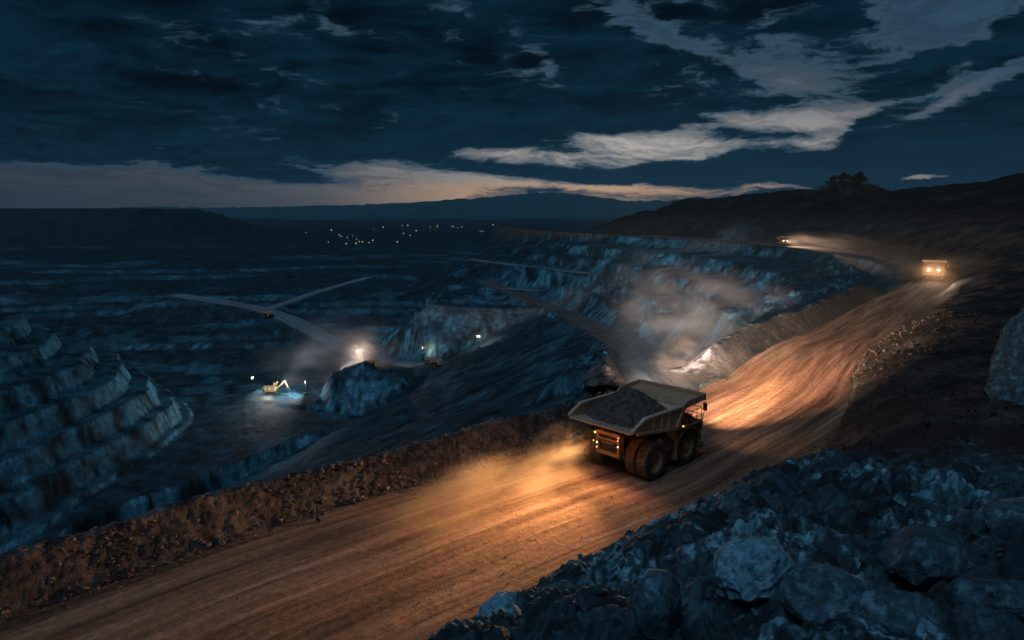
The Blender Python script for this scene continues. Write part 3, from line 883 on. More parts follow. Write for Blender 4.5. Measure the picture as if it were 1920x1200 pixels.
def reg_foot(rng, n):
    t = rng.uniform(22, 117, n); s = np.where(rng.rand(n) < .86, rng.uniform(0, 3.2, n), rng.normal(0, .35, n) - .25)
    x, y, nx, ny = road_frame(t); w = np.interp(t, RW_T, RW_W) - .2
    X, Y = x - nx * (w + s), y - ny * (w + s)
    zz = np.interp(s, [-1, 0, .58, 2.55, 3.25], [.03, .03, .22, 1.95, 2.0])
    return np.stack([X, Y, zz], 1)
scatter('berm_stones', 4600, reg_foot, M['stones'], .05, .26, lambda rng: np.array([.15, .105, .085]) * rng.uniform(.5, 1.5), 'small brown stones spilled on the face and foot of the long berm', 7)
def reg_road(rng, n):
    t = rng.uniform(24, 130, n); s = rng.uniform(-1, 1, n)
    x, y, nx, ny = road_frame(t); w = np.where(s > 0, np.interp(t, RR_T, RR_W), np.interp(t, RW_T, RW_W))
    return np.stack([x + nx * w * s, y + ny * w * s, 0 * t + .02], 1)
scatter('road_gravel', 1500, reg_road, M['stones'], .025, .09, lambda rng: np.array([.26, .16, .10]) * rng.uniform(.5, 1.4), 'scattered pebbles on the haul road', 9)

# ------------------------------------------------------------------ the haul truck
def spot(name, parent, loc, target, power, col, size, blend=1.0, rad=.18):
    l = bpy.data.lights.new(name, 'SPOT')
    l.energy = power; l.color = col; l.spot_size = R(size); l.spot_blend = blend; l.shadow_soft_size = rad
    o = bpy.data.objects.new(name, l)
    COL.objects.link(o)
    o.parent = parent
    o.location = loc
    from mathutils import Vector
    o.rotation_euler = (Vector(target) - Vector(loc)).to_track_quat('-Z', 'Y').to_euler()
    return o
def make_wheel(parent, x, y, front, side):
    rad, hw = 1.45, .46
    rp = [(-.34, .05), (-.34, .30), (-.27, .36), (-.20, .36), (-.14, .55), (-.14, .70), (-.36, .76), (-.40, .86), (.40, .86)] if front else \
         [(-.06, .04), (-.06, .34), (.02, .38), (.10, .40), (.14, .58), (.02, .66), (-.34, .74), (-.42, .86), (.40, .86)]
    b = MB().lathe_y([(yy * (1 if side < 0 else -1), r) for yy, r in rp], 36)
    for k in range(12):
        an = 2 * math.pi * k / 12
        yy = (-.14 if front else .13) * (1 if side < 0 else -1)
        b.tube([(.47 * math.cos(an), yy - .035, .47 * math.sin(an)), (.47 * math.cos(an), yy + .035, .47 * math.sin(an))], .032, 6)
    w = b.build('wheel', M['rim'], parent, smooth=True)
    w.location = (x, y, rad)
    prof = [(-.40, .84), (-.45, .92), (-hw, 1.08), (-hw - .01, 1.20), (-.44, 1.30), (-.42, 1.36), (-.28, 1.385), (-.10, 1.39), (-.03, 1.37), (.03, 1.37), (.10, 1.39), (.28, 1.385), (.42, 1.36), (.44, 1.30), (hw + .01, 1.20), (hw, 1.08), (.45, .92), (.40, .84)]
    def lug(k, j):
        if 4 <= j <= 7: return .065 if (k % 4) < 2 else 0
        if 10 <= j <= 13: return .065 if ((k + 2) % 4) < 2 else 0
        return 0
    MB().lathe_y(prof, 96, lug).build('tyre', M['tyre'], w, smooth=True)
    return w
def make_truck(loc, rotz, label, **props):
    t = empty('haul_truck', loc, rotz, label=label, category='truck', **props)
    # wheels
    for y in (-2.72, -1.66, 1.66, 2.72):
        make_wheel(t, 0, y, False, -1 if y < 0 else 1)
    for y in (-2.5, 2.5):
        make_wheel(t, 4.6, y, True, -1 if y < 0 else 1)
    # dump body: side walls, rails, ribs
    b = MB()
    for s in (-1, 1):
        ya, yb = (2.98, 3.10)
        b.prism_y([(-2.85, 4.17), (-2.85, 4.36), (-1.5, 5.0), (3.3, 5.0), (3.62, 4.96), (2.5, 3.42), (-1.2, 3.93)], s * ya, s * yb)
        b.prism_y([(-2.5, 4.02), (-2.5, 4.24), (2.62, 3.62), (2.5, 3.36)], s * 3.101, s * 3.27)
        b.prism_y([(2.36, 3.44), (2.66, 3.40), (3.75, 4.98), (3.40, 4.98)], s * 3.103, s * 3.25)
        for x in (-.55, .45, 1.45):
            b.prism_y([(x, 4.0 - .12 * x), (x + .22, 3.98 - .12 * x), (x + .22, 4.98), (x, 4.98)], s * 3.102, s * 3.22)
    b.box(-3.04, -2.86, -3.0, 3.0, 4.12, 4.26)
    for y in (-2.0, -1.0, 0, 1.0, 2.0):
        b.prism_y([(-2.4, 3.95), (-2.4, 4.05), (2.4, 3.46), (2.4, 3.2)], y - .12, y + .12)
    body = b.build('dump_body', M['body'], t, .018)
    for s in (-1, 1):
        rl = MB()
        rl.prism_y([(-1.56, 4.98), (-1.5, 5.14), (3.22, 5.14), (3.22, 4.98)], s * 2.9, s * 3.24)
        rl.prism_y([(-2.98, 4.28), (-3.0, 4.44), (-1.55, 5.15), (-1.50, 4.97)], s * 2.93, s * 3.20)
        rl.build('top_rail', M['rail'], body, .015)
    f = MB()
    f.prism_y([(-2.86, 4.20), (-2.88, 4.27), (-1.2, 4.06), (2.45, 3.56), (3.66, 5.0), (3.72, 4.93), (2.52, 3.45), (-1.2, 3.92)], -2.98, 2.98)
    f.build('body_floor', M['body_in'], body)
    c = MB()
    c.prism_y([(3.60, 4.985), (3.60, 5.06), (6.40, 5.28), (6.40, 5.17)], -3.2, 3.2)
    c.prism_y([(6.34, 5.02), (6.30, 5.60), (6.45, 5.63), (6.50, 5.02)], -3.28, 3.28)
    for s in (-1, 1):
        c.prism_y([(3.28, 4.93), (3.24, 5.16), (3.74, 5.46), (6.28, 5.60), (6.30, 5.12), (3.64, 4.90)], s * 3.18, s * 3.30)
    for y in (-2.2, -.8, .8, 2.2):
        c.prism_y([(3.62, 4.80), (3.62, 4.98), (6.33, 5.17), (6.33, 5.05)], y - .1, y + .1)
    c.build('canopy', M['body'], body, .015)
    # chassis
    b = MB()
    for s in (-1, 1):
        b.box(-1.25, 6.2, s * .78 - .16, s * .78 + .16, 1.62, 2.35)
        b.tube([(1.15, s * 1.02, 1.75), (1.75, s * 1.02, 3.5)], .17, 12)
        b.tube([(-.95, s * .62, 2.3), (-1.0, s * .62, 3.9)], .16, 10)
    b.box(-1.05, 1.0, -1.05, 1.05, 1.30, 1.63)
    b.box(1.4, 3.3, -1.5, 1.5, 1.25, 2.9)
    b.box(4.2, 5.0, -2.0, 2.0, 1.2, 1.75)
    b.tube([(0, -2.3, 1.45), (0, -1.2, 1.45), (0, -.7, 1.45), (0, .7, 1.45), (0, 1.2, 1.45), (0, 2.3, 1.45)], [.5, .5, .8, .8, .5, .5], 18)
    b.build('chassis', M['dark'], t, .02)
    # rear frame with lamps between the twin wheels
    p = MB()
    p.box(-1.95, -1.72, -1.12, -.92, 1.62, 3.34); p.box(-1.95, -1.72, .92, 1.12, 1.62, 3.34)
    p.box(-1.96, -1.70, -.919, .919, 1.60, 1.84); p.box(-1.94, -1.72, -.918, .918, 2.74, 2.86)
    p.box(-1.95, -1.71, -.919, .919, 3.16, 3.36)
    p.box(-1.72, -1.25, -1.04, -.96, 1.75, 3.2); p.box(-1.72, -1.25, .96, 1.04, 1.75, 3.2)
    p.tube([(-1.94, -.7, 2.80), (-2.02, -.5, 2.62), (-2.02, .5, 2.62), (-1.94, .7, 2.80)], .04, 8)
    rf = p.build('rear_frame', M['yellow_dark'], t, .012)
    MB().box(-1.70, -1.3, -.95, .95, 1.9, 3.15).build('rear_housing', M['dark'], rf)
    for (y, z, r, m) in ((1.22, 3.16, .095, 'tail'), (1.36, 2.46, .055, 'tail'), (1.02, 2.40, .065, 'work'), (1.02, 2.02, .055, 'tail'), (-1.02, 2.50, .055, 'work'), (-1.06, 3.2, .045, 'tail'), (-1.0, 2.98, .045, 'tail')):
        lp = MB().lathe_y([(0, .001), (.02, r * .8), (.05, r)], 12)
        lp.v = [(-1.97 - (.05 - y0), y + x0, z + z0) for x0, y0, z0 in lp.v]
        lp.build('tail_lamp', M[m], t)
    # tanks, mudguards and steps on the sides
    for s in (-1, 1):
        MB().tube([(1.75, s * 2.2, 1.95), (1.83, s * 2.2, 1.95), (2.75, s * 2.2, 1.95), (2.83, s * 2.2, 1.95)], [.5, .62, .62, .5], 18).build('side_tank', M['metal'], t, smooth=True)
        MB().hexa([(2.96, s * 3.0, .75), (3.04, s * 3.0, .75), (3.04, s * 1.95, .75), (2.96, s * 1.95, .75), (2.90, s * 3.0, 3.0), (3.0, s * 3.0, 3.0), (3.0, s * 1.95, 3.0), (2.90, s * 1.95, 3.0)]).build('mudguard', M['body'], t, .01)
        arc = [(4.6 + 1.78 * math.cos(a), 1.5 + 1.66 * math.sin(a)) for a in np.linspace(R(158), R(-12), 16)]
        arc2 = [(4.6 + 1.64 * math.cos(a), 1.5 + 1.52 * math.sin(a)) for a in np.linspace(R(158), R(-12), 16)]
        q = MB()
        for i in range(15):
            pr = [arc[i], arc[i + 1], arc2[i + 1], arc2[i]]
            q.prism_y(pr, s * 1.98, s * 3.06)
        q.build('wheel_arch', M['yellow_dark'], t)
    # deck, hood, cab, bumper
    d = MB(); d.box(2.95, 6.42, -3.08, 3.08, 3.17, 3.30); d.box(5.0, 6.46, -1.35, 1.35, 1.55, 3.168)
    d.box(6.42, 6.55, -3.06, 3.06, 2.35, 3.32)
    d.build('front_deck', M['yellow'], t, .02)
    g = MB(); g.box(6.551, 6.60, -1.1, 1.1, 1.5, 2.95)
    for y in np.linspace(-.95, .95, 9): g.box(6.601, 6.64, y - .035, y + .035, 1.55, 2.9)
    g.build('grille', M['dark'], t)
    u = MB(); u.box(6.3, 6.85, -3.0, 3.0, .95, 1.48); u.box(6.0, 6.3, -2.2, 2.2, 1.0, 1.4)
    u.build('bumper', M['yellow_dark'], t, .03)
    k = MB().hexa([(3.9, .7, 3.301), (5.7, .7, 3.301), (5.7, 2.6, 3.301), (3.9, 2.6, 3.301), (3.95, .75, 4.72), (5.5, .75, 4.72), (5.5, 2.55, 4.72), (3.95, 2.55, 4.72)])
    k.box(3.85, 5.7, .62, 2.68, 4.721, 4.80)
    cab = k.build('cab', M['yellow'], t, .03)
    wn_ = MB(); wn_.hexa([(5.66, .85, 3.85), (5.70, .85, 3.85), (5.70, 2.45, 3.85), (5.66, 2.45, 3.85), (5.54, .85, 4.6), (5.58, .85, 4.6), (5.58, 2.45, 4.6), (5.54, 2.45, 4.6)])
    wn_.box(4.15, 5.35, 2.60, 2.63, 3.85, 4.6); wn_.box(4.15, 5.35, .67, .70, 3.85, 4.6); wn_.box(3.89, 3.92, 1.0, 2.3, 3.85, 4.6)
    wn_.build('window', M['window'], cab)
    e = MB(); e.box(3.6, 4.7, -2.7, -1.2, 3.301, 4.1); e.tube([(4.9, -1.6, 3.3), (4.9, -1.6, 4.5)], .16, 12); e.box(5.1, 5.9, -2.4, -1.3, 3.301, 3.8)
    e.build('deck_cabinet', M['metal'], t, .03)
    # handrails, mirrors, ladder
    for s in (-1, 1):
        h = MB()
        xs = [3.55, 4.25, 4.95, 5.65, 6.35]
        for x in xs: h.tube([(x, s * 3.02, 3.3), (x, s * 3.02, 4.42)], .035, 6)
        for z in (3.85, 4.4): h.tube([(xs[0], s * 3.02, z), (xs[-1], s * 3.02, z)], .03, 6)
        for z in (3.85, 4.4): h.tube([(6.35, s * 3.02, z), (6.35, s * 1.4, z)], .03, 6)
        h.tube([(6.35, s * 1.4, 3.3), (6.35, s * 1.4, 4.4)], .035, 6)
        h.build('handrail', M['yellow_dark'], t)
        m_ = MB(); m_.tube([(6.4, s * 3.05, 3.3), (6.55, s * 3.2, 4.55), (6.55, s * 3.2, 4.85)], .035, 6); m_.box(6.50, 6.56, s * 3.2 - .18, s * 3.2 + .18, 4.15, 4.75)
        m_.build('mirror', M['dark'], t)
        l_ = MB()
        for y in (2.25, 2.75): l_.tube([(6.62, s * y, 3.3), (6.95, s * y, .62)], .035, 6)
        for q_ in np.linspace(.06, .96, 8):
            l_.tube([(6.62 + .33 * q_, s * 2.25, 3.3 - 2.68 * q_), (6.62 + .33 * q_, s * 2.75, 3.3 - 2.68 * q_)], .028, 6)
        l_.build('ladder', M['yellow_dark'], t)
        for y in (1.05, 1.4):
            hl = MB().lathe_y([(0, .001), (.03, .10), (.08, .13)], 14)
            hl.v = [(6.645 + y0, s * y + x0, 2.7 + z0) for x0, y0, z0 in hl.v]
            hl.build('headlight', M['head'], t)
    mk = MB().lathe_y([(0, .001), (.03, .06), (.09, .07)], 10); mk.v = [(3.7 + x0, -3.03 + z0, 3.32 + y0) for x0, y0, z0 in mk.v]
    mk.build('marker_lamp', M['tail'], t)
    return t
TA = R(43)
truck = make_truck((8.74, 51.6, .03), TA, 'loaded yellow haul truck seen from behind on the orange-lit haul road')

def heap():
    n = 150
    xs, ys = np.meshgrid(np.linspace(-2.35, 3.5, n), np.linspace(-2.95, 2.95, n), indexing='ij')
    dxh = np.where(xs < .75, (xs - .75) * 1.27, (xs - .75) * .98)
    r = np.sqrt(dxh ** 2 + ((ys - .05) * .86) ** 2)
    z = 6.62 - .70 * np.sqrt(r * r + .10)
    fl = np.interp(xs, [-2.9, -1.2, 2.45, 3.66], [4.27, 4.06, 3.56, 5.0]) - .06
    z = z + .10 * fbm(xs / 1.1, ys / 1.1, 3, 4) + rubble(xs, ys, .34, 3) * .34 + rubble(xs, ys, .16, 6) * .6 + rubble(xs, ys, .6, 9) * .18
    z = np.maximum(z, fl)
    v = np.stack([xs.ravel(), ys.ravel(), z.ravel()], 1)
    me = mesh_np('ore_heap', v, grid_faces(n, n), M['ore'])
    o = link('ore_heap', me, label='heap of dark crushed ore piled in the bed of the truck', category='ore heap')
    o.location = (8.74, 51.6, .03); o.rotation_euler = (0, 0, TA)
heap()

# lamps of the near truck, plus an added fill light for the ramp dust
WARM = (1.0, .64, .39)
REAR = (1.0, .54, .23)
for s in (-1, 1):
    spot('headlight_beam', truck, (6.78, s * 1.2, 2.75), (70, s * 1.2 + 11, 6.0), 190000, WARM, 46)
    spot('headlight_far', truck, (6.78, s * 1.4, 2.75), (70, s * 1.4 + 10, 3.5), 330000, WARM, 26)
    spot('headlight_spill', truck, (6.8, s * 1.5, 2.8), (24, s * 10 + 2, 6.0), 2600, WARM, 100)
    spot('rear_work_beam', truck, (-2.1, s * 1.0, 3.3), (-46, s * 5.0 - 2, 4.6), 22000, REAR, 80)
    spot('rear_work_spill', truck, (-2.1, s * 1.0, 3.3), (-16, s * 5 + 1.5, 2.6), 2300, REAR, 170)
spot('cab_added_fill', truck, (5.75, 2.9, 4.9), (80, 43, 11.0), 1700000, (1.0, .80, .68), 46)  # added fill that brightens the ramp dust, not a lamp the truck carries

# ------------------------------------------------------------------ machines farther off
t2 = dup(truck, (134.5, 216, .05), R(43 + 180 + 8), label='far haul truck with two glaring headlights coming round the bend of the road')
for ch in list(t2.children):
    if ch.type == 'LIGHT' and 'rear' in ch.name:
        bpy.data.objects.remove(ch)
    elif ch.type == 'LIGHT' and 'cab' in ch.name:
        bpy.data.objects.remove(ch)
    elif ch.type == 'LIGHT':
        ch.data = ch.data.copy(); ch.data.energy *= .05
t3 = dup(truck, (173.5, 440, .05), R(262), label='most distant haul truck, a single spark of light where the road runs out of sight')
for ch in list(t3.children):
    if ch.type == 'LIGHT':
        if 'rear' in ch.name or 'cab' in ch.name: bpy.data.objects.remove(ch)
        else:
            ch.data = ch.data.copy(); ch.data.energy *= .30
SOFTW = (1.0, .80, .56); COOL = (.86, .93, 1.0)

# ------------------------------------------------------------------ shovel and lighting towers in the pit
def gz(x, y):
    return float(height(np.array([float(x)]), np.array([float(y)]))[0][0])
def make_shovel(loc, rotz, label):
    t = empty('mining_shovel', loc, rotz, label=label, category='excavator')
    for s in (-1, 1):
        b = MB().prism_y([(-3.6, .4), (-3.2, 0), (3.2, 0), (3.6, .4), (3.6, 1.1), (3.2, 1.5), (-3.2, 1.5), (-3.6, 1.1)], s * 1.9, s * 3.1)
        b.build('track', M['dark'], t, .05)
    MB().box(-1.6, 1.6, -1.85, 1.85, .7, 1.9).build('undercarriage', M['dark'], t)
    MB().box(-4.4, 2.6, -2.9, 2.9, 1.95, 4.6).box(-5.2, -4.41, -2.7, 2.7, 2.0, 4.2).build('house', M['yellow'], t, .06)
    c = MB().box(.8, 3.4, 1.0, 2.9, 4.601, 6.6).build('cab', M['yellow'], t, .06)
    MB().box(3.41, 3.45, 1.15, 2.75, 5.2, 6.4).build('window', M['window'], c)
    MB().hexa([(2.2, -.6, 3.0), (2.6, -.6, 2.4), (2.6, .6, 2.4), (2.2, .6, 3.0), (8.0, -.5, 8.3), (8.6, -.5, 7.6), (8.6, .5, 7.6), (8.0, .5, 8.3)]).build('boom', M['yellow'], t, .05)
    MB().hexa([(7.7, -.35, 8.2), (8.6, -.35, 8.3), (8.6, .35, 8.3), (7.7, .35, 8.2), (9.6, -.3, 3.4), (10.1, -.3, 3.6), (10.1, .3, 3.6), (9.6, .3, 3.4)]).build('stick', M['yellow'], t, .04)
    MB().prism_y([(9.3, 3.6), (10.4, 3.5), (11.2, 2.2), (10.9, 1.0), (9.6, .7), (9.5, .9), (10.6, 1.3), (10.7, 2.2), (10.0, 3.1), (9.3, 3.3)], -1.3, 1.3).build('bucket', M['dark'], t, .03)
    for (x, y, z) in ((2.66, -2.5, 4.3), (2.66, 2.5, 4.3), (3.4, 1.3, 6.75), (3.4, 2.6, 6.75), (-1.0, -2.96, 3.9), (-3.2, -2.96, 3.9)):
        MB().box(x - .1, x + .1, y - .35, y + .35, z - .18, z + .18).build('work_lamp', M['work'], t)
    for (x, y) in ((3.9, -2.6), (3.9, 2.6)):
        spot('work_beam', t, (x, y, 4.4), (14, y * 1.6, 8.5), 48000, COOL, 100, rad=.4)
    spot('work_beam', t, (-2, -3.3, 4.2), (-2, -14, 0), 9000, SOFTW, 140, rad=.4)
    return t
ex = make_shovel((-151, 417, gz(-151, 417) + .1), R(12), 'big mining shovel with lit lamps working on the pit floor beside the dust cloud')
def make_tower(loc, rotz, label, power=7000, lc=SOFTW, tgt=(14, 0, 6.5), **p):
    t = empty('light_tower', loc, rotz, label=label, category='light tower', **p)
    b = MB().box(-1.2, 1.2, -.7, .7, .45, 1.5); b.build('generator', M['yellow_dark'], t, .05)
    for s in (-1, 1):
        w = MB().lathe_y([(-.12, .05), (-.12, .42), (.12, .42), (.12, .05)], 16); w.v = [(x, y + s * .8, z + .42) for x, y, z in w.v]
        w.build('wheel', M['tyre'], t)
    MB().tube([(0, 0, 1.5), (0, 0, 5), (0, 0, 8.2)], [.12, .09, .06], 8).build('mast', M['metal'], t)
    for y in (-.75, .75):
        for z in (8.0, 8.7):
            MB().hexa([(.1, y - .4, z - .3), (.3, y - .4, z - .36), (.3, y + .4, z - .36), (.1, y + .4, z - .3), (.1, y - .4, z + .3), (.34, y - .4, z + .24), (.34, y + .4, z + .24), (.1, y + .4, z + .3)]).build('lamp_head', M['work'], t)
    MB().box(-.02, .08, -1.2, 1.2, 7.95, 8.1).build('crossbar', M['metal'], t)
    spot('tower_beam', t, (.6, 0, 8.3), tgt, power, lc, 165, rad=.5)
    return t
for (x, y, rz, lab, pw) in [
        (-166, 425, -10, 'lone lighting tower on the pit floor, left of the shovel', 15000),
        (-128, 412, 200, 'lighting tower low in the dust between the shovel and the spur', 80000),
        (-112, 428, 20, 'lighting tower on the rim of the spur, lowest of the bright string of lamps', 45000),
        (-104, 452, -60, 'lighting tower at the top of the spur beside the parked trucks', 30000),
        (-62, 462, 10, 'lighting tower behind the parked trucks at the foot of the pale rock face', 3500),
        (-22, 438, 60, 'lighting tower at the right end of the bright strip below the rock face', 14000)]:
    make_tower((x, y, gz(x, y) + .02), R(rz), lab, pw, COOL if x < -105 else (1.0, .66, .46))
def far_truck(x, y, rz, lab, scale=.06, keep=1):
    t = dup(truck, (x, y, gz(x, y) + .05), R(rz), label=lab)
    n = 0
    for ch in list(t.children):
        if ch.type == 'LIGHT':
            if 'headlight_beam' in ch.name and n < keep:
                n += 1
                ch.data = ch.data.copy(); ch.data.energy *= scale
            else:
                bpy.data.objects.remove(ch)
    return t
far_truck(-92, 440, 200, 'parked haul truck on the spur edge beside the foot of the pit road', .012)
far_truck(-50, 440, 160, 'haul truck standing mid-way along the bright strip below the rock face', .008)
far_truck(-203, 563, 130, 'lone haul truck with red glow beside the upper pit road', .008)

# ------------------------------------------------------------------ town lamps on the plain
def lamp_post(x, y, kind, label, group, h=9.0, r=.9):
    t = empty('street_lamp', (x, y, gz(x, y)), 0, label=label, category='street lamp', group=group)
    MB().tube([(0, 0, -1), (0, 0, h)], [.25, .15], 6).build('post', M['metal'], t)
    b = MB().lathe_y([(-r * .5, .01), (-r * .4, r * .7), (0, r), (r * .4, r * .7), (r * .5, .01)], 8)
    b.v = [(p[0], p[2], p[1] + h) for p in b.v]
    b.build('lamp_head', M[kind], t)
def unp(u, v, z):                       # ground point on bearing u (east over north) seen v below level
    yy = (CAM[2] - z) / v
    return u * yy, yy
rng = random.Random(4)
TL = [(-.262, .026, 1), (-.262, .0262, 0), (-.247, .034, 1), (-.240, .0345, 0), (-.232, .0335, 1), (-.226, .036, 0), (-.222, .0375, 1), (-.217, .038, 0), (-.228, .039, 0), (-.268, .037, 1),
      (-.251, .0325, 0), (-.242, .0395, 0), (-.209, .0385, 0), (-.203, .0368, 1), (-.187, .021, 0), (-.187, .0228, 0), (-.160, .019, 1), (-.158, .0315, 1), (-.149, .0325, 0), (-.152, .0195, 1),
      (-.126, .0212, 0), (-.119, .0214, 0), (-.108, .019, 0), (-.108, .0216, 0), (-.087, .0205, 0), (-.084, .021, 1), (-.079, .0222, 1), (-.074, .0215, 0), (-.046, .0282, 0), (-.043, .0278, 1),
      (-.027, .0175, 1), (-.020, .0305, 0), (-.012, .0405, 1), (-.005, .0315, 0), (-.002, .033, 0), (.016, .0285, 1), (.003, .023, 1), (.024, .027, 0), (-.168, .0375, 1), (-.30, .030, 0), (-.20, .0245, 0), (-.14, .0268, 0)]
for (u, v, k) in TL:
    x, y = unp(u + rng.uniform(-.001, .001), v, -24)
    rr_ = .25 + y / 3200 * rng.uniform(.28, .66)
    if k: lamp_post(x, y, 'town_white', 'tiny pale lamp glowing on the dark plain under the mountains', 'pale lamps of the far settlement', r=rr_)
    else: lamp_post(x, y, 'town_warm', 'tiny amber lamp glowing on the dark plain under the mountains', 'amber lamps of the far settlement', r=rr_)

# ------------------------------------------------------------------ mountains
def build_mountains():
    u = np.linspace(-.62, .50, 420); k = np.linspace(0, 1, 70)
    px = 960 + u * 1265
    crest = np.interp(px, [120, 240, 300, 420, 600, 700, 800, 850, 910, 960, 1000, 1040, 1085, 1130, 1170, 1260, 1350, 1600], [412, 389, 388, 390, 386.5, 384, 379, 375, 372.5, 367, 363.8, 363, 366, 373, 378, 377, 383, 392])
    yb, yc = 5600.0, 9000.0
    zc = 20 + (400 - crest) / 1250 * yc
    Yd = yb + (yc - yb) * k
    X = u[:, None] * (yb + (yc - yb) * np.minimum(k * 1.0, 1))[None, :]; Y = Yd[None, :] + 0 * X
    rise = k ** 1.25
    n = ridged(X / 900, Y / 1100, 4, 301)
    Z = -32 + (zc[:, None] + 32) * rise[None, :] + (n - .6) * 38 * np.sin(np.pi * np.clip(k, 0, 1))[None, :] + (14 * fbm(u * 60, u * 0, 3, 303))[:, None] * rise[None, :]
    # back side
    X2 = u[:, None] * (yc + np.linspace(100, 1800, 8))[None, :]; Y2 = (yc + np.linspace(100, 1800, 8))[None, :] + 0 * X2
    Z2 = Z[:, -1:] - np.linspace(15, 420, 8)[None, :]
    X, Y, Z = np.hstack([X, X2]), np.hstack([Y, Y2]), np.hstack([Z, Z2])
    c = np.tile(np.array([[.15, .15, .15]]), (X.size, 1))
    me = mesh_np('mountains', np.stack([X.ravel(), Y.ravel(), Z.ravel()], 1), grid_faces(*X.shape), M['terrain'], col=c)
    link('mountains', me, kind='structure')
build_mountains()

# ------------------------------------------------------------------ trees and shrubs on the hill crest
M['bark'] = paint('tree_bark', (.05, .04, .03), (.07, .055, .045))
def leaf_mat(name, c):
    m, t, b = new_mat(name)
    n = t.noise(t.n('ShaderNodeNewGeometry').outputs['Position'], .8, 3)
    t.put(b.inputs['Base Color'], t.mix(t.mapr(n, .35, .65), tuple(x * .6 for x in c) + (1,), tuple(x * 1.4 for x in c) + (1,)))
    b.inputs['Roughness'].default_value = .8
    return m
M['leaf'] = leaf_mat('dark_foliage', (.020, .026, .016))
def tree(x, y, h, w, label, seed, name='tree', cat='tree', trunk=.35, group=None, z=None):
    rng = np.random.RandomState(seed)
    z0 = gz(x, y) if z is None else z
    t = empty(name, (x, y, z0 - .2), rng.rand() * 6.28, label=label, category=cat)
    if group: t['group'] = group
    b = MB(); th = h * trunk
    b.tube([(0, 0, 0), (.06 * w, .03 * w, th * .6), (.02 * w, -.04 * w, h * .78)], [.035 * h, .026 * h, .008 * h], 8)
    blobs = []
    for i in range(7):
        a = rng.rand() * 6.28; q = rng.uniform(.25, .5) * w; zz = rng.uniform(th, h * .88)
        e = (q * math.cos(a), q * math.sin(a), zz)
        b.tube([(.03 * w, 0, th * rng.uniform(.7, 1.1)), (e[0] * .5, e[1] * .5, zz * .85), e], [.014 * h, .010 * h, .004 * h], 5)
        blobs.append((np.array(e), rng.uniform(.26, .42) * w))
    blobs.append((np.array([0, 0, h * .88]), .22 * w))
    b.build('trunk', M['bark'], t)
    v = []; f = []
    for c, r in blobs:
        for _ in range(190):
            d = rng.normal(size=3); d /= np.linalg.norm(d)
            p = c + d * r * rng.uniform(.35, 1.05) * np.array([1, 1, .8])
            if p[2] < .2 * th: continue
            a1 = rng.normal(size=3); a1 /= np.linalg.norm(a1); a2 = np.cross(a1, rng.normal(size=3)); a2 /= np.linalg.norm(a2)
            sz = rng.uniform(.25, .60) * max(.8, h / 9)
            o = len(v); v += [tuple(p - a1 * sz), tuple(p + a2 * sz * .7), tuple(p + a1 * sz), tuple(p - a2 * sz * .7)]
            f.append((o, o + 1, o + 2, o + 3))
    m_ = MB(); m_.v = v; m_.f = f
    me = bpy.data.meshes.new('crown'); me.from_pydata(v, [], f); me.materials.append(M['leaf'])
    link('crown', me, t)
    return t

boulder(251, 524, (21, 9, 8.5), (0, 0, R(-12)), M['knoll'], 'broad pale cliff-faced knoll on the hill crest under the clump of trees', 67, .40, 5, 'rock_outcrop', 'outcrop', .05, 16, .45)
for i, (px, hh, ww, yy, kd) in enumerate([(1560, 10.0, 5.5, 522, 'narrow dark tree, leftmost on top of the knoll'), (1577, 12.5, 7.0, 524, 'round-headed dark tree in the middle of the knoll'),
        (1597, 11.0, 5.5, 527, 'thin open tree between the two big trees on the knoll'), (1608, 12.5, 8.5, 523, 'largest spreading dark tree on the right of the knoll')]):
    x = (px - 960) * .988 / 1280 * yy
    tree(x, yy, hh, ww, kd, 100 + i, group='trees on the knoll', trunk=.18, z=38.5)
for i, (px, hh, ww, yy, kd, zz) in enumerate([(1548, 6.5, 11.0, 518, 'low bushy shrub on the left shoulder of the knoll', 37.0), (1585, 4.5, 14.0, 519, 'wide dark shrub under the trees on top of the knoll', 38.5),
        (1620, 6.0, 11.0, 518, 'dense shrub on the right shoulder of the knoll', 36.0), (1632, 4.5, 9.0, 516, 'low shrub at the right foot of the knoll', 34.0),
        (1498, 4.0, 8.0, 565, 'long low shrub on the skyline left of the knoll', None), (1482, 3.0, 7.0, 575, 'flat low shrub on the highest skyline bump left of the knoll', None),
        (1527, 4.5, 3.6, 545, 'small lone bush on the skyline just left of the knoll', None), (1512, 3.2, 5.0, 555, 'small shrub in the skyline dip left of the lone bush', None), (1476, 4.5, 1.2, 580, 'thin bare sapling on the skyline bump', None)]):
    x = (px - 960) * .988 / 1280 * yy
    tree(x, yy, hh, ww, kd, 140 + i, 'shrub', 'shrub', .12, 'shrubs on the hill crest', z=zz)

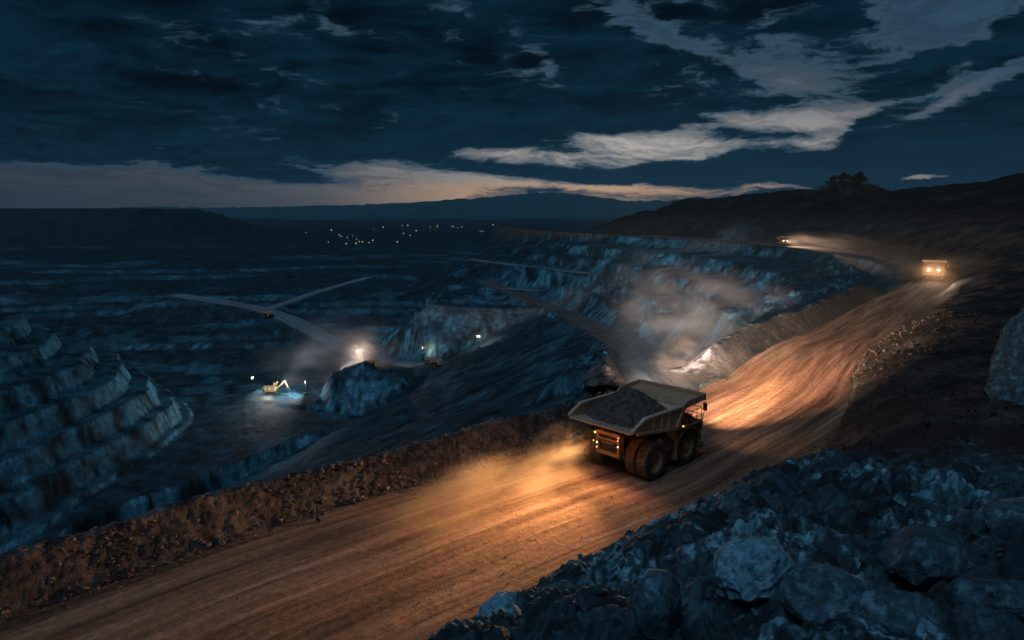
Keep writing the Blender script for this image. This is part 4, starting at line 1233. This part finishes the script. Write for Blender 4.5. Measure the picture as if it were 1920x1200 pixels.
# ------------------------------------------------------------------ dust and air
def dust(name, loc, rad, rotz, density, colr, label, nscale=2.0, seed=0.0, thr=(.42, .68), step=.0, lean=(0, 0, 0), power=1.0, aniso=.25):
    import bmesh
    m = bpy.data.materials.new(name)
    m.use_nodes = True
    t = NT(m.node_tree)
    out = t.n('ShaderNodeOutputMaterial')
    v = t.n('ShaderNodeVolumePrincipled')
    ob = t.n('ShaderNodeTexCoord').outputs['Object']
    wv_ = t.n('ShaderNodeTexNoise'); wv_.inputs['Scale'].default_value = nscale * .8; wv_.inputs['Detail'].default_value = 3
    t.put(wv_.inputs['Vector'], t.vm('ADD', ob, (seed, seed * 1.7, -seed)))
    wp = t.vm('ADD', ob, t.vm('MULTIPLY', t.vm('SUBTRACT', wv_.outputs[1], (.5, .5, .5)), (.55, .55, .55)))
    r = t.vm('LENGTH', wp)
    fall = t.m('POWER', t.mapr(r, .95, .10), power)
    edge = t.mapr(t.vm('LENGTH', ob), .98, .80)
    n = t.noise(t.vm('ADD', ob, (seed, -seed, seed * .3)), nscale, 5, .6)
    d = t.m('MULTIPLY', t.m('MULTIPLY', fall, edge), t.m('MULTIPLY', t.mapr(n, thr[0], thr[1]), density))
    t.put(v.inputs['Density'], d)
    v.inputs['Color'].default_value = tuple(colr) + (1,)
    v.inputs['Anisotropy'].default_value = aniso
    t.t.links.new(v.outputs[0], out.inputs['Volume'])
    b = bmesh.new(); bmesh.ops.create_icosphere(b, subdivisions=3, radius=1.0)
    me = bpy.data.meshes.new(name); b.to_mesh(me); b.free(); me.materials.append(m)
    o = link(name, me, kind='stuff', label=label, category='dust')
    o.location = loc; o.scale = rad; o.rotation_euler = (0, 0, rotz)
    return o
def tl(x, y, z):
    c, s_ = math.cos(TA), math.sin(TA)
    return (8.74 + x * c - y * s_, 51.6 + x * s_ + y * c, z)
TAN = (.78, .60, .44); GREY = (.72, .70, .70)
dust('dust_cloud', tl(-12, 2.2, .9), (14, 4.8, 3.0), TA, .30, TAN, 'orange dust streaming back from the wheels of the loaded truck', 1.8, 1.0)
dust('dust_cloud', tl(-3.0, 3.6, 1.2), (5.2, 3.0, 2.7), TA, 1.1, TAN, 'thick dust round the left rear wheels of the loaded truck', 1.6, 2.0)
dust('dust_cloud', (38, 140, 0), (25, 34, 13.5), R(-20), .075, (.92, .88, .86), 'pale dust hanging over the ramp behind the dark berm', 2.1, 3.0, thr=(.44, .74), power=1.5)
dust('dust_cloud', (26, 92, -1), (9, 17, 5), R(-8), .12, (.78, .62, .5), 'pinkish dust low on the mouth of the ramp', 1.6, 3.7)
dust('dust_cloud', (-120, 450, -70), (64, 38, 40), R(10), .11, GREY, 'grey dust billowing above the shovel on the pit floor', 1.9, 4.0, thr=(.42, .74), power=1.4)
dust('dust_cloud', (-40, 462, -68), (66, 24, 20), 0, .03, TAN, 'thin dust in front of the pale rock face', 1.5, 5.0)
dust('dust_cloud', (128, 208, 3), (26, 36, 6.5), R(-30), .03, TAN, 'lamplit dust round the far truck on the bend', 1.4, 6.0)
dust('dust_cloud', (170, 380, 4), (22, 80, 8), R(6), .014, GREY, 'thin dust along the most distant stretch of road', 1.4, 7.0)

def build_haze():
    m = bpy.data.materials.new('haze')
    m.use_nodes = True
    t = NT(m.node_tree)
    out = t.n('ShaderNodeOutputMaterial')
    v = t.n('ShaderNodeVolumePrincipled')
    v.inputs['Density'].default_value = 4.0e-5
    v.inputs['Color'].default_value = (.50, .82, 1.0, 1)
    v.inputs['Anisotropy'].default_value = 0.0
    t.t.links.new(v.outputs[0], out.inputs['Volume'])
    o = MB().box(-13000, 13000, -600, 14500, -600, 460).build('haze', m, None, kind='stuff', label='thin blue evening air over the whole mine', category='haze')
    return o
build_haze()
